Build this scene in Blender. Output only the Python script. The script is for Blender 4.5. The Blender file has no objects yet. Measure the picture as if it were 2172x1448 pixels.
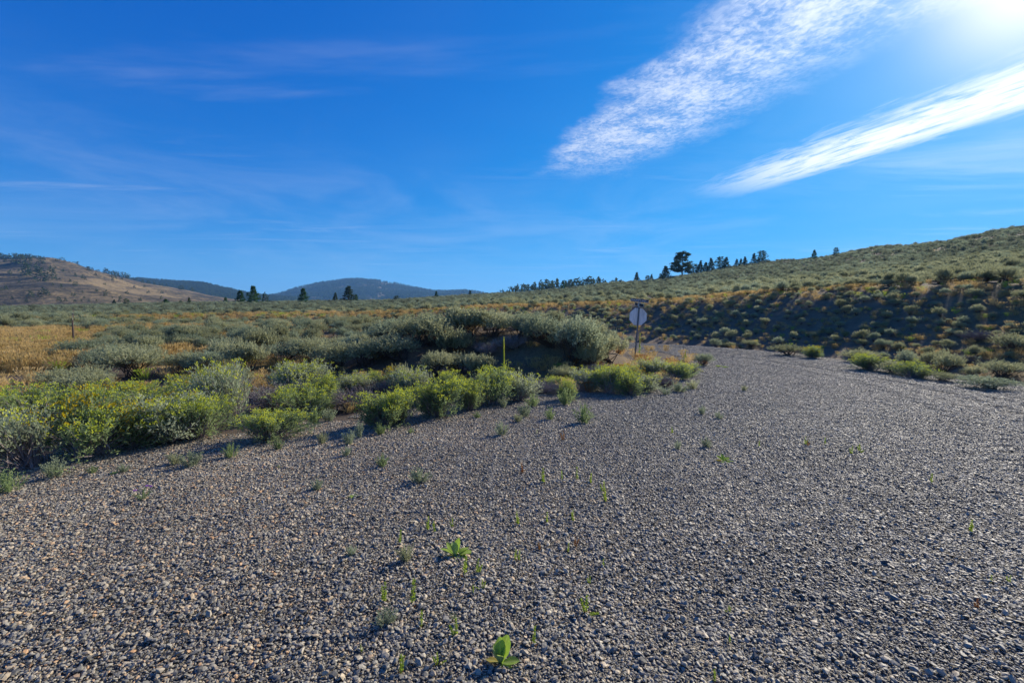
import bpy, math, random
import numpy as np
from mathutils import Vector, Matrix, Euler

R = math.radians
rng = np.random.default_rng(7)
random.seed(7)
scene = bpy.context.scene
COL = scene.collection

# ------------------------------------------------------------------ camera, sky, sun, exposure
FPX, CX, CY, CAMZ = 965.0, 1086.0, 724.0, 1.65
PITCH = R(4.39)
cam_d = bpy.data.cameras.new('camera'); cam = bpy.data.objects.new('camera', cam_d); COL.objects.link(cam)
cam_d.sensor_width = 36.0; cam_d.lens = 36.0 * FPX / 2172.0
cam_d.clip_start = 0.05; cam_d.clip_end = 30000
cam.location = (0, 0, CAMZ); cam.rotation_euler = (R(90) - PITCH, 0, 0)
scene.camera = cam

SUN_AZ, SUN_EL = R(47.5), R(25.0)          # azimuth clockwise from +Y
sun_dir = Vector((math.sin(SUN_AZ) * math.cos(SUN_EL), math.cos(SUN_AZ) * math.cos(SUN_EL), math.sin(SUN_EL)))
sl = bpy.data.lights.new('sun', 'SUN'); so = bpy.data.objects.new('sun', sl); COL.objects.link(so)
sl.energy = 4.8; sl.angle = R(0.6); sl.color = (1.0, 0.91, 0.76)
so.rotation_euler = sun_dir.to_track_quat('Z', 'Y').to_euler()

EXPOSURE = 0.8
vs = scene.view_settings
vs.view_transform = 'Standard'; vs.look = 'None'; vs.gamma = 1.0; vs.use_curve_mapping = False
vs.exposure = EXPOSURE
scene.cycles.max_bounces = 5; scene.cycles.diffuse_bounces = 3; scene.cycles.glossy_bounces = 2
scene.cycles.transmission_bounces = 3; scene.cycles.volume_bounces = 0; scene.cycles.transparent_max_bounces = 8
scene.cycles.use_denoising = True
scene.cycles.caustics_reflective = False; scene.cycles.caustics_refractive = False


class NT:
    """small helper to write node trees"""
    def __init__(s, tree): s.t = tree; s.n = tree.nodes; s.l = tree.links
    def node(s, typ, **kw):
        n = s.n.new(typ)
        for k, v in kw.items():
            if k == 'ins':
                for i, x in v.items(): s.put(n.inputs[i], x)
            else: setattr(n, k, v)
        return n
    def put(s, sock, x):
        if isinstance(x, bpy.types.NodeSocket): s.l.new(x, sock)
        elif x is not None: sock.default_value = x
    def math(s, op, a, b=None, c=None, clamp=False):
        n = s.n.new('ShaderNodeMath'); n.operation = op; n.use_clamp = clamp
        for i, x in enumerate((a, b, c)):
            if x is not None: s.put(n.inputs[i], x)
        return n.outputs[0]
    def noise(s, vec, scale, detail=2.0, rough=0.5, dist=0.0, out=0):
        n = s.node('ShaderNodeTexNoise'); s.put(n.inputs['Vector'], vec)
        n.inputs['Scale'].default_value = scale; n.inputs['Detail'].default_value = detail
        n.inputs['Roughness'].default_value = rough; n.inputs['Distortion'].default_value = dist
        return n.outputs[out]
    def smooth(s, x, a, b, lo=0.0, hi=1.0):
        n = s.node('ShaderNodeMapRange', interpolation_type='SMOOTHSTEP')
        s.put(n.inputs[0], x)
        for i, v in zip((1, 2, 3, 4), (a, b, lo, hi)): n.inputs[i].default_value = v
        return n.outputs[0]
    def mix(s, f, a, b, blend='MIX'):
        n = s.node('ShaderNodeMix', data_type='RGBA', blend_type=blend)
        s.put(n.inputs[0], f); s.put(n.inputs[6], a if not isinstance(a, tuple) else (*a, 1)[:4]); s.put(n.inputs[7], b if not isinstance(b, tuple) else (*b, 1)[:4])
        return n.outputs[2]
    def ramp(s, f, stops, interp='LINEAR'):
        n = s.node('ShaderNodeValToRGB'); cr = n.color_ramp; cr.interpolation = interp
        while len(cr.elements) < len(stops): cr.elements.new(0.5)
        for e, (p, c) in zip(cr.elements, stops): e.position = p; e.color = (*c, 1)
        s.put(n.inputs[0], f); return n.outputs[0]


def build_world():
    w = bpy.data.worlds.new('World'); scene.world = w; w.use_nodes = True
    t = w.node_tree; t.nodes.clear(); N = NT(t)
    sky = N.node('ShaderNodeTexSky', sky_type='NISHITA')
    sky.sun_disc = False; sky.sun_elevation = SUN_EL; sky.sun_rotation = SUN_AZ
    sky.air_density = 1.0; sky.dust_density = 0.5; sky.ozone_density = 2.5; sky.altitude = 700
    tc = N.node('ShaderNodeTexCoord').outputs['Generated']
    sep = N.node('ShaderNodeSeparateXYZ', ins={0: tc})
    X, Y, Z = sep.outputs
    # deep saturated blue of a polarised, strongly processed sky: each channel raised to a power
    sc = N.node('ShaderNodeSeparateColor', ins={0: sky.outputs[0]})
    K = 0.085
    def chan(o, p, g, cap):
        x = N.math('MULTIPLY', o, K)
        x = N.math('DIVIDE', x, N.math('SQRT', N.math('ADD', 1.0, N.math('POWER', N.math('DIVIDE', x, cap), 2.0))))   # film-like shoulder towards the sun
        return N.math('MULTIPLY', N.math('POWER', x, p), g / 0.10)
    r = chan(sc.outputs[0], 2.5, 0.40, 0.34); g = chan(sc.outputs[1], 1.12, 0.635, 0.50); b = chan(sc.outputs[2], 0.58, 0.71, 0.95)
    veil = N.math('MULTIPLY', N.math('POWER', 2.718, N.math('MULTIPLY', N.math('ABSOLUTE', Z), -12.5)), 1.4)
    r = N.math('MAXIMUM', N.math('SUBTRACT', r, 0.14), 0.0)
    r = N.math('ADD', r, N.math('MULTIPLY', veil, 0.95)); g = N.math('ADD', g, N.math('MULTIPLY', veil, 0.85)); b = N.math('ADD', b, N.math('MULTIPLY', veil, 0.9))
    skyc = N.node('ShaderNodeCombineColor', ins={0: r, 1: g, 2: b}).outputs[0]
    # a cloud layer seen in its own plane
    zc = N.math('MAXIMUM', Z, 0.02)
    px = N.math('DIVIDE', X, zc); py = N.math('DIVIDE', Y, zc)
    A = (0.27, -0.963)
    c0 = N.math('ADD', N.math('MULTIPLY', px, 0.963), N.math('MULTIPLY', py, 0.27))     # across the bands
    al = N.math('ADD', N.math('MULTIPLY', px, -0.27), N.math('MULTIPLY', py, 0.963))    # along the bands
    P = N.node('ShaderNodeCombineXYZ', ins={0: c0, 1: al, 2: 0.0}).outputs[0]
    big = N.noise(P, 1.6, 4, 0.6)
    wob = N.math('MULTIPLY', N.math('SUBTRACT', big, 0.5), 0.55)
    c = N.math('ADD', c0, wob)
    # band 1: mackerel cirrocumulus
    m1 = N.math('MULTIPLY', N.smooth(c, 1.02, 1.22), N.smooth(c, 2.0, 1.38))
    m1 = N.math('MULTIPLY', m1, N.smooth(al, 3.6, 2.6))
    Pn = N.node('ShaderNodeMapping', ins={0: P}); Pn.inputs['Scale'].default_value = (1.0, 0.8, 1)
    mack = N.noise(Pn.outputs[0], 40, 3, 0.6, 0.6)
    mid = N.noise(P, 5.0, 5, 0.62)
    cell = N.smooth(N.math('ADD', N.math('MULTIPLY', mack, 0.42), N.math('MULTIPLY', mid, 0.66)), 0.40, 0.72)
    d1 = N.math('MULTIPLY', m1, N.math('ADD', N.math('MULTIPLY', cell, 0.58), 0.12))
    # band 2: dense streak with a crisp lower edge
    Ps = N.node('ShaderNodeMapping', ins={0: P}); Ps.inputs['Scale'].default_value = (2.2, 0.55, 1); Ps.inputs['Rotation'].default_value = (0, 0, R(14))
    st = N.noise(Ps.outputs[0], 6.0, 7, 0.66, 0.5)
    cs = N.math('ADD', c0, N.math('MULTIPLY', N.math('SUBTRACT', st, 0.5), 0.45))
    m2 = N.math('MULTIPLY', N.smooth(cs, 2.38, 2.88), N.smooth(cs, 3.26, 3.02))
    m2 = N.math('MULTIPLY', m2, N.smooth(N.math('ADD', al, N.math('MULTIPLY', st, 0.8)), 4.3, 2.9))
    d2 = N.math('MULTIPLY', N.math('MULTIPLY', m2, 0.85), N.smooth(st, 0.20, 0.60))
    # thin wisps elsewhere, long and faint
    P2 = N.node('ShaderNodeCombineXYZ', ins={0: px, 1: py, 2: 3.0}).outputs[0]
    Pw = N.node('ShaderNodeMapping', ins={0: P2}); Pw.inputs['Scale'].default_value = (0.10, 0.34, 1); Pw.inputs['Rotation'].default_value = (0, 0, R(-14))
    wn = N.noise(Pw.outputs[0], 2.2, 6, 0.62, 0.8)
    d3 = N.math('MULTIPLY', N.smooth(wn, 0.50, 0.80), 0.22)
    big2 = N.noise(P, 0.45, 3, 0.5)
    d4 = N.math('MULTIPLY', N.smooth(big2, 0.45, 0.75), 0.02)
    ml = N.node('ShaderNodeMapping', ins={0: tc}); ml.inputs['Scale'].default_value = (1, 1, 4.5)
    lown = N.noise(ml.outputs[0], 2.4, 6, 0.62, 0.6)
    d5 = N.math('MULTIPLY', N.math('MULTIPLY', N.smooth(Z, 0.42, 0.12), N.smooth(lown, 0.38, 0.75)), 0.13)
    d4 = N.math('MAXIMUM', d4, d5)
    d = N.math('MAXIMUM', N.math('MAXIMUM', d1, d2), N.math('MAXIMUM', d3, d4))
    d = N.math('MULTIPLY', d, N.smooth(Z, 0.02, 0.10), clamp=True)
    # clouds near the sun are brighter (forward scattering)
    dot = N.node('ShaderNodeVectorMath', operation='DOT_PRODUCT', ins={0: tc, 1: tuple(sun_dir)}).outputs['Value']
    fw = N.math('POWER', N.math('MAXIMUM', dot, 0.0), 9.0)
    cl_b = N.math('ADD', 5.6, N.math('MULTIPLY', fw, 2.5))
    clc = N.node('ShaderNodeVectorMath', operation='SCALE', ins={0: (0.93, 0.97, 1.06)}); N.put(clc.inputs['Scale'], cl_b)
    col = N.mix(d, skyc, clc.outputs[0])
    # haze aureole close to the sun
    au = N.math('ADD', N.math('MULTIPLY', N.math('POWER', N.math('MAXIMUM', dot, 0.0), 260.0), 4.0), N.math('MULTIPLY', N.math('POWER', N.math('MAXIMUM', dot, 0.0), 30.0), 0.9))
    auc = N.node('ShaderNodeVectorMath', operation='SCALE', ins={0: (1.45, 1.02, 0.75)}); N.put(auc.inputs['Scale'], au)
    col = N.mix(1.0, col, auc.outputs[0], 'ADD')
    bg = N.node('ShaderNodeBackground', ins={0: col, 1: 0.10})
    out = N.node('ShaderNodeOutputWorld'); t.links.new(bg.outputs[0], out.inputs[0])
build_world()


# ------------------------------------------------------------------ numpy noise and helpers
def vnoise(x, y, seed=0):
    xi = np.floor(x).astype(np.int64); yi = np.floor(y).astype(np.int64)
    fx = x - xi; fy = y - yi
    fx = fx * fx * (3 - 2 * fx); fy = fy * fy * (3 - 2 * fy)
    def h(a, b):
        n = (a * 374761393 + b * 668265263 + seed * 974711) & 0x7fffffff
        n = ((n ^ (n >> 13)) * 1274126177) & 0x7fffffff
        return ((n ^ (n >> 16)) & 0xffff) / 65535.0
    return (h(xi, yi) * (1 - fx) + h(xi + 1, yi) * fx) * (1 - fy) + (h(xi, yi + 1) * (1 - fx) + h(xi + 1, yi + 1) * fx) * fy


def fbm(x, y, seed=0, oct=4):
    s = 0; a = 0.5; t = 0
    for i in range(oct):
        s = s + a * vnoise(x * 2 ** i + 17 * i, y * 2 ** i - 9 * i, seed + i); t += a; a *= 0.5
    return s / t - 0.5


def sst(a, b, x):
    t = np.clip((x - a) / (b - a), 0, 1); return t * t * (3 - 2 * t)


# ------------------------------------------------------------------ the lie of the land
LEFT_EDGE = np.array([(-34, -12), (-16, 0.2), (-9.5, 3.4), (-6.1, 5.45), (-4.3, 6.6), (-2.6, 7.7), (-0.35, 9.4), (1.4, 11.4), (4.3, 12.2),
                      (6.2, 14.5), (7.6, 16.6), (9.2, 20), (10.6, 24), (10.2, 29.5), (7, 32.3), (0, 35.5), (-14, 40), (-40, 47)], float)
RIGHT_EDGE = np.array([(-40, 55), (-12, 46), (4, 39.5), (10.5, 36), (14, 33.2), (16, 29.5), (17.2, 24.8), (17.2, 19.5), (17.4, 15.2), (19, 8),
                       (22, 0), (28, -12)], float)
GPOLY = np.vstack([LEFT_EDGE, RIGHT_EDGE])


def seg_dist(x, y, pts):
    best = np.full(x.shape, 1e9)
    for (ax, ay), (bx, by) in zip(pts[:-1], pts[1:]):
        dx, dy = bx - ax, by - ay
        t = np.clip(((x - ax) * dx + (y - ay) * dy) / (dx * dx + dy * dy), 0, 1)
        best = np.minimum(best, np.hypot(x - ax - t * dx, y - ay - t * dy))
    return best


def inside(x, y, poly):
    c = np.zeros(x.shape, bool); n = len(poly)
    for i in range(n):
        x1, y1 = poly[i]; x2, y2 = poly[(i + 1) % n]
        if y1 == y2: continue
        k = ((y1 > y) != (y2 > y)) & (x < (x2 - x1) * (y - y1) / (y2 - y1) + x1)
        c ^= k
    return c


def gravel_sd(x, y):
    """positive outside the gravel, negative on it; and whether the nearest edge is the right one"""
    x = np.asarray(x, float); y = np.asarray(y, float)
    dl = seg_dist(x, y, LEFT_EDGE); dr = seg_dist(x, y, RIGHT_EDGE)
    ins = inside(x, y, GPOLY)
    d = np.minimum(dl, dr)
    d = np.where(ins, -d, d) + 0.5 * fbm(x * 0.9, y * 0.9, 5, 3)
    return d, dr < dl


TT = np.array([-1.125, -0.7, -0.3, 0.0, 0.27, 0.6, 0.8, 1.125, 1.6])
YY = np.array([4, 12, 25, 45, 80, 130, 180, 240, 300.])
ZZ = np.array([
    [-.35, -.84, -.75, -.35, -.1, .2, .45, .7, 1.0],
    [-.35, -.85, -.40, 0, .5, 1.3, 2.1, 3.0, 4.0],
    [-.35, -.80, -.20, .35, .9, 1.7, 2.8, 4.0, 5.2],
    [-.35, -.75, -.20, 1.3, 2.2, 3.6, 5.4, 7.8, 10.],
    [-.35, -.70, .30, 1.9, 3.4, 6.2, 10., 14.6, 15.3],
    [-.35, -.70, 2.0, 3.1, 6.1, 11.2, 17.6, 26.3, 26.8],
    [0, 0, 2.4, 3.9, 8.0, 16., 25.5, 27., 27.],
    [0, 0, 2.8, 5.3, 11.6, 24.6, 26., 26.3, 26.3],
    [0, 0, 3.2, 6.0, 15., 31., 32., 32., 32.]])


def field_z(t, y):
    ti = np.interp(t, TT, np.arange(len(TT)))
    i0 = np.clip(np.floor(ti).astype(int), 0, len(TT) - 2); f = ti - i0
    f = f * 0.5 + 0.5 * f * f * (3 - 2 * f)
    def rows(yy):
        cols = np.stack([np.interp(yy, YY, ZZ[k]) for k in range(len(TT))])
        a = np.take_along_axis(cols, i0[None], 0)[0]; b = np.take_along_axis(cols, i0[None] + 1, 0)[0]
        return a * (1 - f) + b * f
    return (rows(y * 0.88) + rows(y) + rows(y * 1.12)) / 3


def H(x, y):
    x = np.asarray(x, float); y = np.asarray(y, float); shp = np.broadcast(x, y).shape
    x = np.broadcast_to(x, shp).ravel(); y = np.broadcast_to(y, shp).ravel()
    d = np.hypot(x, y)
    yy = np.maximum(y, d * 0.5); t = np.clip(x / yy, -1.6, 1.6)
    zf = field_z(t, np.maximum(yy, 1.0))
    far = sst(900, 1600, d); zf = zf * (1 - far) - 4 * far
    relief = sst(10, 60, d)
    zf = zf + relief * (1 - far) * (1.3 * fbm(x / 38, y / 38, 2, 3) + 0.5 * fbm(x / 11, y / 11, 3, 3)) * (0.45 + 0.55 * sst(60, 160, d))
    m = np.exp(-np.abs((x + 0.7) / 5.1) ** 4) * sst(16.2, 18.2, y + 0.6 * np.sin(x * 0.9)) * (1 - sst(21.5, 30, y))
    sd, right = gravel_sd(x, y)
    low = sst(1.5, 5.5, x) * (1 - sst(36, 40, y)) * (~right)
    zf = zf * (1 - low) + np.minimum(zf, -1.5 * (1 - np.exp(-d / 20)) + 0.12) * low
    # mound behind the roadside shrubs
    zf = zf + 1.05 * m * (1 + 0.25 * fbm(x / 2.5, y / 2.5, 9, 2))
    zg = -1.5 * (1 - np.exp(-d / 20))
    rr_ = np.hypot(x + 3, y - 18) + 0.35 * fbm(x / 5, y / 5, 71, 2)
    rut = (0.014 * np.sin(rr_ * 3.4) + 0.010 * np.sin(rr_ * 7.9 + 1)) * sst(12, 17, rr_) * sst(5, 9, d) * sst(0, 3, -sd)
    zg = zg + rut + 0.03 * fbm(x / 1.7, y / 1.7, 21, 3)
    wl = sst(0.15, 3.4, sd)
    ditch = -0.18 * np.exp(-((sd - 1.6) / 0.9) ** 2)
    sw = sd + 0.8 * fbm(x / 4, y / 4, 31, 2); wr = .45 * sst(2.0, 12.5, sw) + .55 * np.clip((sw - 2.0) / 10.5, 0, 1)
    w = np.where(right, wr, wl)
    z = zg * (1 - w) + zf * w + np.where(right, ditch, 0) + 0.05 * sst(0.2, 2, sd) * fbm(x * 1.2, y * 1.2, 41, 3)
    return z.reshape(shp)


def Hs(x, y): return float(H(np.array([x]), np.array([y]))[0])


def ray_dir(u, v):
    cx, cy = (u - CX) / FPX, (CY - v) / FPX
    d = Vector((cx, math.cos(PITCH) + cy * math.sin(PITCH), -math.sin(PITCH) + cy * math.cos(PITCH)))
    return d


def ground_at(u, v, f=None, y0=1.2, y1=420.0):
    """the place on the terrain seen in direction (u, v)"""
    d = ray_dir(u, v); d = d / d.y
    ys = np.geomspace(y0, y1, 900)
    z = CAMZ + d.z * ys
    g = (f or H)(d.x * ys, ys)
    k = np.argmax(z < g)
    if not (z < g).any():
        k = int(np.argmin(z - g))
    y = float(ys[k]); x = d.x * y
    return x, y, float(g[k])


# ------------------------------------------------------------------ mesh builder
class Geo:
    def __init__(s): s.v = []; s.q = []; s.m = []; s.n = 0; s.ls = []
    def add(s, v, f, mat=0):
        v = np.asarray(v, float).reshape(-1, 3); f = np.asarray(f, int)
        s.v.append(v); s.q.append((f + s.n)); s.m.append(np.full(len(f), mat, int)); s.n += len(v)
        return s
    def mesh(s, name, mats, smooth=False):
        me = bpy.data.meshes.new(name)
        V = np.vstack(s.v)
        me.vertices.add(len(V)); me.vertices.foreach_set('co', V.ravel())
        loops = np.concatenate([f.ravel() for f in s.q]); tot = np.concatenate([np.full(len(f), f.shape[1], int) for f in s.q])
        me.loops.add(len(loops)); me.loops.foreach_set('vertex_index', loops.astype(np.int32))
        st = np.concatenate([[0], np.cumsum(tot)[:-1]])
        me.polygons.add(len(tot)); me.polygons.foreach_set('loop_start', st.astype(np.int32))
        me.polygons.foreach_set('material_index', np.concatenate(s.m).astype(np.int32))
        me.polygons.foreach_set('use_smooth', np.full(len(tot), smooth))
        me.update(calc_edges=True)
        for m in mats: me.materials.append(m)
        return me


def unit(v): return v / np.maximum(np.linalg.norm(v, axis=-1, keepdims=True), 1e-9)


def leaves(g, P, D, L, W, mat=0, rg=rng, tri=False):
    """leaf blades: base P, direction D, length L, half width W"""
    n = len(P); D = unit(D)
    S = unit(np.cross(D, rg.normal(size=(n, 3)))) * np.reshape(W, (-1, 1)); L = np.reshape(L, (-1, 1)) * np.ones((n, 1))
    if tri:
        V = np.stack([P - S, P + S, P + D * L], 1); F = np.arange(3 * n).reshape(n, 3)
    else:
        V = np.stack([P, P + D * L * .55 + S, P + D * L, P + D * L * .55 - S], 1); F = np.arange(4 * n).reshape(n, 4)
    g.add(V.reshape(-1, 3), F, mat)


def tube(g, pts, rad, sides=4, mat=0, cap=True):
    pts = np.asarray(pts, float); n = len(pts); rad = np.broadcast_to(rad, (n,))
    T = unit(np.gradient(pts, axis=0)); up = np.array([0.31, 0.17, 0.93]) if abs(T[0, 2]) < .9 else np.array([1., .1, 0])
    S = unit(np.cross(T, up)); B = np.cross(T, S)
    a = np.arange(sides) * 2 * np.pi / sides
    V = pts[:, None] + rad[:, None, None] * (np.cos(a)[None, :, None] * S[:, None] + np.sin(a)[None, :, None] * B[:, None])
    F = []
    for i in range(n - 1):
        for k in range(sides):
            F.append((i * sides + k, i * sides + (k + 1) % sides, (i + 1) * sides + (k + 1) % sides, (i + 1) * sides + k))
    g.add(V.reshape(-1, 3), np.array(F), mat)
    if cap: g.add(V[-1], np.array([list(range(sides))]), mat)


def box(g, c, s, mat=0, rot=None):
    c = np.array(c, float); s = np.array(s, float) / 2
    V = np.array([(x, y, z) for x in (-1, 1) for y in (-1, 1) for z in (-1, 1)], float) * s
    if rot is not None: V = V @ np.array(rot.to_3x3()).T
    g.add(V + c, np.array([(0, 1, 3, 2), (4, 6, 7, 5), (0, 4, 5, 1), (2, 3, 7, 6), (0, 2, 6, 4), (1, 5, 7, 3)]), mat)


def obj(name, mesh, parent=None, loc=None):
    o = bpy.data.objects.new(name, mesh); COL.objects.link(o)
    if parent is not None: o.parent = parent
    if loc is not None: o.location = loc
    return o


def tag(o, label=None, cat=None, group=None, kind=None):
    if label: o['label'] = label
    if cat: o['category'] = cat
    if group: o['group'] = group
    if kind: o['kind'] = kind
    return o


# ------------------------------------------------------------------ materials
def new_mat(name):
    m = bpy.data.materials.new(name); m.use_nodes = True; m.node_tree.nodes.clear()
    N = NT(m.node_tree); out = N.node('ShaderNodeOutputMaterial'); return m, N, out


def foliage_mat(name, c1, c2, transl=0.3, c3=None, rough=0.75):
    m, N, out = new_mat(name)
    isl = N.node('ShaderNodeNewGeometry').outputs['Random Per Island']
    oi = N.node('ShaderNodeObjectInfo').outputs['Random']
    pos = N.node('ShaderNodeNewGeometry').outputs['Position']
    nz = N.noise(pos, 2.4, 3)
    f = N.math('ADD', N.math('MULTIPLY', isl, 0.45), N.math('MULTIPLY', oi, 0.35))
    f = N.math('ADD', f, N.math('MULTIPLY', N.math('SUBTRACT', nz, 0.4), 0.7))
    f = N.math('ADD', f, N.math('MULTIPLY', N.math('SUBTRACT', N.noise(pos, 0.06, 3), 0.5), 1.0), clamp=True)
    stops = [(0.0, c1), (1.0, c2)] if c3 is None else [(0.0, c1), (0.6, c2), (1.0, c3)]
    col = N.ramp(f, stops)
    d = N.node('ShaderNodeBsdfDiffuse', ins={0: col, 1: 0.6}); t = N.node('ShaderNodeBsdfTranslucent', ins={0: col})
    ms = N.node('ShaderNodeMixShader', ins={0: transl, 1: d.outputs[0], 2: t.outputs[0]})
    N.l.new(ms.outputs[0], out.inputs[0]); return m


def plain_mat(name, c, rough=0.7, metal=0.0, var=0.25, scale=8.0, bump=0.0, spec=0.5):
    m, N, out = new_mat(name)
    tc = N.node('ShaderNodeTexCoord').outputs['Object']
    nz = N.noise(tc, scale, 4, 0.6)
    col = N.mix(nz, tuple(x * (1 - var) for x in c), tuple(min(1, x * (1 + var)) for x in c))
    p = N.node('ShaderNodeBsdfPrincipled', ins={'Base Color': col, 'Roughness': rough, 'Metallic': metal, 'Specular IOR Level': spec})
    if bump:
        b = N.node('ShaderNodeBump', ins={'Height': nz, 'Strength': bump, 'Distance': 0.01}); N.l.new(b.outputs[0], p.inputs['Normal'])
    N.l.new(p.outputs[0], out.inputs[0]); return m


def ground_mat():
    m, N, out = new_mat('dry_soil')
    pos = N.node('ShaderNodeNewGeometry').outputs['Position']
    a = N.noise(pos, 0.09, 5, 0.6); b = N.noise(pos, 1.3, 5, 0.65); c = N.noise(pos, 14, 4, 0.7); gg = N.noise(pos, 60, 3, 0.6)
    soil = N.ramp(N.math('ADD', N.math('MULTIPLY', b, .55), N.math('MULTIPLY', c, .45)),
                  [(0.3, (0.042, 0.033, 0.026)), (0.5, (0.085, 0.066, 0.050)), (0.72, (0.15, 0.115, 0.082))])
    grassy = N.ramp(N.math('ADD', N.math('MULTIPLY', c, .6), N.math('MULTIPLY', b, .4)),
                    [(0.3, (0.11, 0.072, 0.022)), (0.55, (0.21, 0.145, 0.05)), (0.75, (0.30, 0.20, 0.075))])
    at = N.node('ShaderNodeAttribute', attribute_name='zone')
    sp = N.node('ShaderNodeSeparateColor', ins={0: at.outputs['Color']})
    gm = N.smooth(N.math('ADD', N.math('ADD', a, N.math('MULTIPLY', b, 0.5)), N.math('MULTIPLY', sp.outputs[0], 1.0)), 0.80, 1.05)
    col = N.mix(gm, soil, grassy)
    bank = N.ramp(N.math('ADD', N.math('MULTIPLY', b, .5), N.math('MULTIPLY', c, .5)),
                  [(0.3, (0.11, 0.080, 0.052)), (0.55, (0.22, 0.165, 0.105)), (0.8, (0.32, 0.245, 0.155))])
    col = N.mix(sp.outputs[1], col, bank)
    h = N.math('ADD', N.math('MULTIPLY', c, 0.6), N.math('MULTIPLY', gg, 0.4))
    bp = N.node('ShaderNodeBump', ins={'Height': h, 'Strength': 0.8, 'Distance': 0.08})
    p = N.node('ShaderNodeBsdfPrincipled', ins={'Base Color': col, 'Roughness': 0.95, 'Specular IOR Level': 0.15})
    N.l.new(bp.outputs[0], p.inputs['Normal']); N.l.new(p.outputs[0], out.inputs[0]); return m


STONE_STOPS = [(0.0, (0.062, 0.062, 0.053)), (0.28, (0.170, 0.163, 0.136)), (0.52, (0.315, 0.292, 0.232)), (0.70, (0.42, 0.37, 0.27)),
               (0.86, (0.46, 0.355, 0.22)), (0.95, (0.50, 0.28, 0.12)), (0.98, (0.66, 0.60, 0.46))]


def stone_mat():
    m, N, out = new_mat('crushed_stone')
    geo = N.node('ShaderNodeNewGeometry')
    pos = geo.outputs['Position']
    sp = N.node('ShaderNodeSeparateXYZ', ins={0: pos})
    nz = N.noise(pos, 160, 2, 0.6)
    # browner and sandier where the pad is little driven on, bluer on the road
    area = N.noise(pos, 0.22, 3, 0.5)
    dusty = N.smooth(N.math('SUBTRACT', sp.outputs[0], N.math('MULTIPLY', N.math('SUBTRACT', area, 0.5), 10)), 5.0, -2.5)
    f = N.math('ADD', N.math('MULTIPLY', geo.outputs['Random Per Island'], N.math('ADD', 0.80, N.math('MULTIPLY', dusty, 0.12))), N.math('MULTIPLY', dusty, 0.03))
    col = N.ramp(f, STONE_STOPS)
    col = N.mix(N.math('MULTIPLY', N.smooth(nz, 0.35, 0.75), 0.35), col, (0.16, 0.15, 0.135))
    sh = N.noise(pos, 0.55, 4, 0.6)
    col = N.mix(1.0, col, N.ramp(sh, [(0.3, (0.72, 0.72, 0.74)), (0.7, (1.15, 1.12, 1.08))]), 'MULTIPLY')
    bp = N.node('ShaderNodeBump', ins={'Height': nz, 'Strength': 0.35, 'Distance': 0.003})
    p = N.node('ShaderNodeBsdfPrincipled', ins={'Base Color': col, 'Roughness': 0.62, 'Specular IOR Level': 0.4})
    N.l.new(bp.outputs[0], p.inputs['Normal']); N.l.new(p.outputs[0], out.inputs[0]); return m


def grit_mat():
    m, N, out = new_mat('fine_grit')
    pos = N.node('ShaderNodeNewGeometry').outputs['Position']
    v = N.node('ShaderNodeTexVoronoi', ins={'Vector': pos, 'Scale': 95.0}); v2 = N.node('ShaderNodeTexVoronoi', ins={'Vector': pos, 'Scale': 48.0})
    s = N.node('ShaderNodeSeparateColor', ins={0: v.outputs['Color']})
    col = N.ramp(s.outputs[0], [(0, (0.055, 0.052, 0.046)), (0.45, (0.12, 0.11, 0.09)), (0.8, (0.20, 0.175, 0.13)), (1, (0.32, 0.26, 0.17))])
    b = N.node('ShaderNodeBump', ins={'Height': N.math('ADD', v.outputs['Distance'], v2.outputs['Distance']), 'Strength': 1.0, 'Distance': -0.012})
    p = N.node('ShaderNodeBsdfPrincipled', ins={'Base Color': col, 'Roughness': 0.8, 'Specular IOR Level': 0.25})
    N.l.new(b.outputs[0], p.inputs['Normal']); N.l.new(p.outputs[0], out.inputs[0]); return m


def hill_mat(name, c1, c2, c3, s=0.02):
    m, N, out = new_mat(name)
    pos = N.node('ShaderNodeNewGeometry').outputs['Position']
    a = N.noise(pos, s, 5, 0.6, 0.5)
    mp = N.node('ShaderNodeMapping', ins={0: pos}); mp.inputs['Scale'].default_value = (1, 1, 3)
    b = N.noise(mp.outputs[0], s * 7, 5, 0.7); c = N.noise(pos, s * 30, 2, 0.6)
    f = N.math('ADD', N.math('ADD', N.math('MULTIPLY', a, .45), N.math('MULTIPLY', b, .3)), N.math('MULTIPLY', c, .25))
    col = N.ramp(f, [(0.44, c1), (0.5, c2), (0.56, c3)])
    p = N.node('ShaderNodeBsdfPrincipled', ins={'Base Color': col, 'Roughness': 0.95, 'Specular IOR Level': 0.1})
    bp = N.node('ShaderNodeBump', ins={'Height': N.math('ADD', b, c), 'Strength': 0.6, 'Distance': 2.0})
    N.l.new(bp.outputs[0], p.inputs['Normal']); N.l.new(p.outputs[0], out.inputs[0]); return m


M = {}
M['soil'] = ground_mat(); M['stone'] = stone_mat(); M['grit'] = grit_mat()
M['brown_hill'] = hill_mat('brown_hill', (0.038, 0.036, 0.025), (0.105, 0.082, 0.045), (0.23, 0.17, 0.085), 0.009)
M['forest_floor'] = hill_mat('forest_floor', (0.026, 0.036, 0.018), (0.05, 0.055, 0.030), (0.22, 0.165, 0.095), 0.006)
M['sage'] = foliage_mat('sage_leaf', (0.20, 0.215, 0.115), (0.40, 0.415, 0.235), 0.40, (0.56, 0.57, 0.36))
M['sage_blue'] = foliage_mat('sage_leaf_blue', (0.18, 0.215, 0.135), (0.35, 0.40, 0.255), 0.40, (0.39, 0.46, 0.33))
M['sage_shaded'] = foliage_mat('hillside_sage_leaf', (0.11, 0.125, 0.075), (0.25, 0.275, 0.17), 0.34, (0.42, 0.43, 0.28))  # darker copy of the sage leaf, shade painted in for distant bushes
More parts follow.
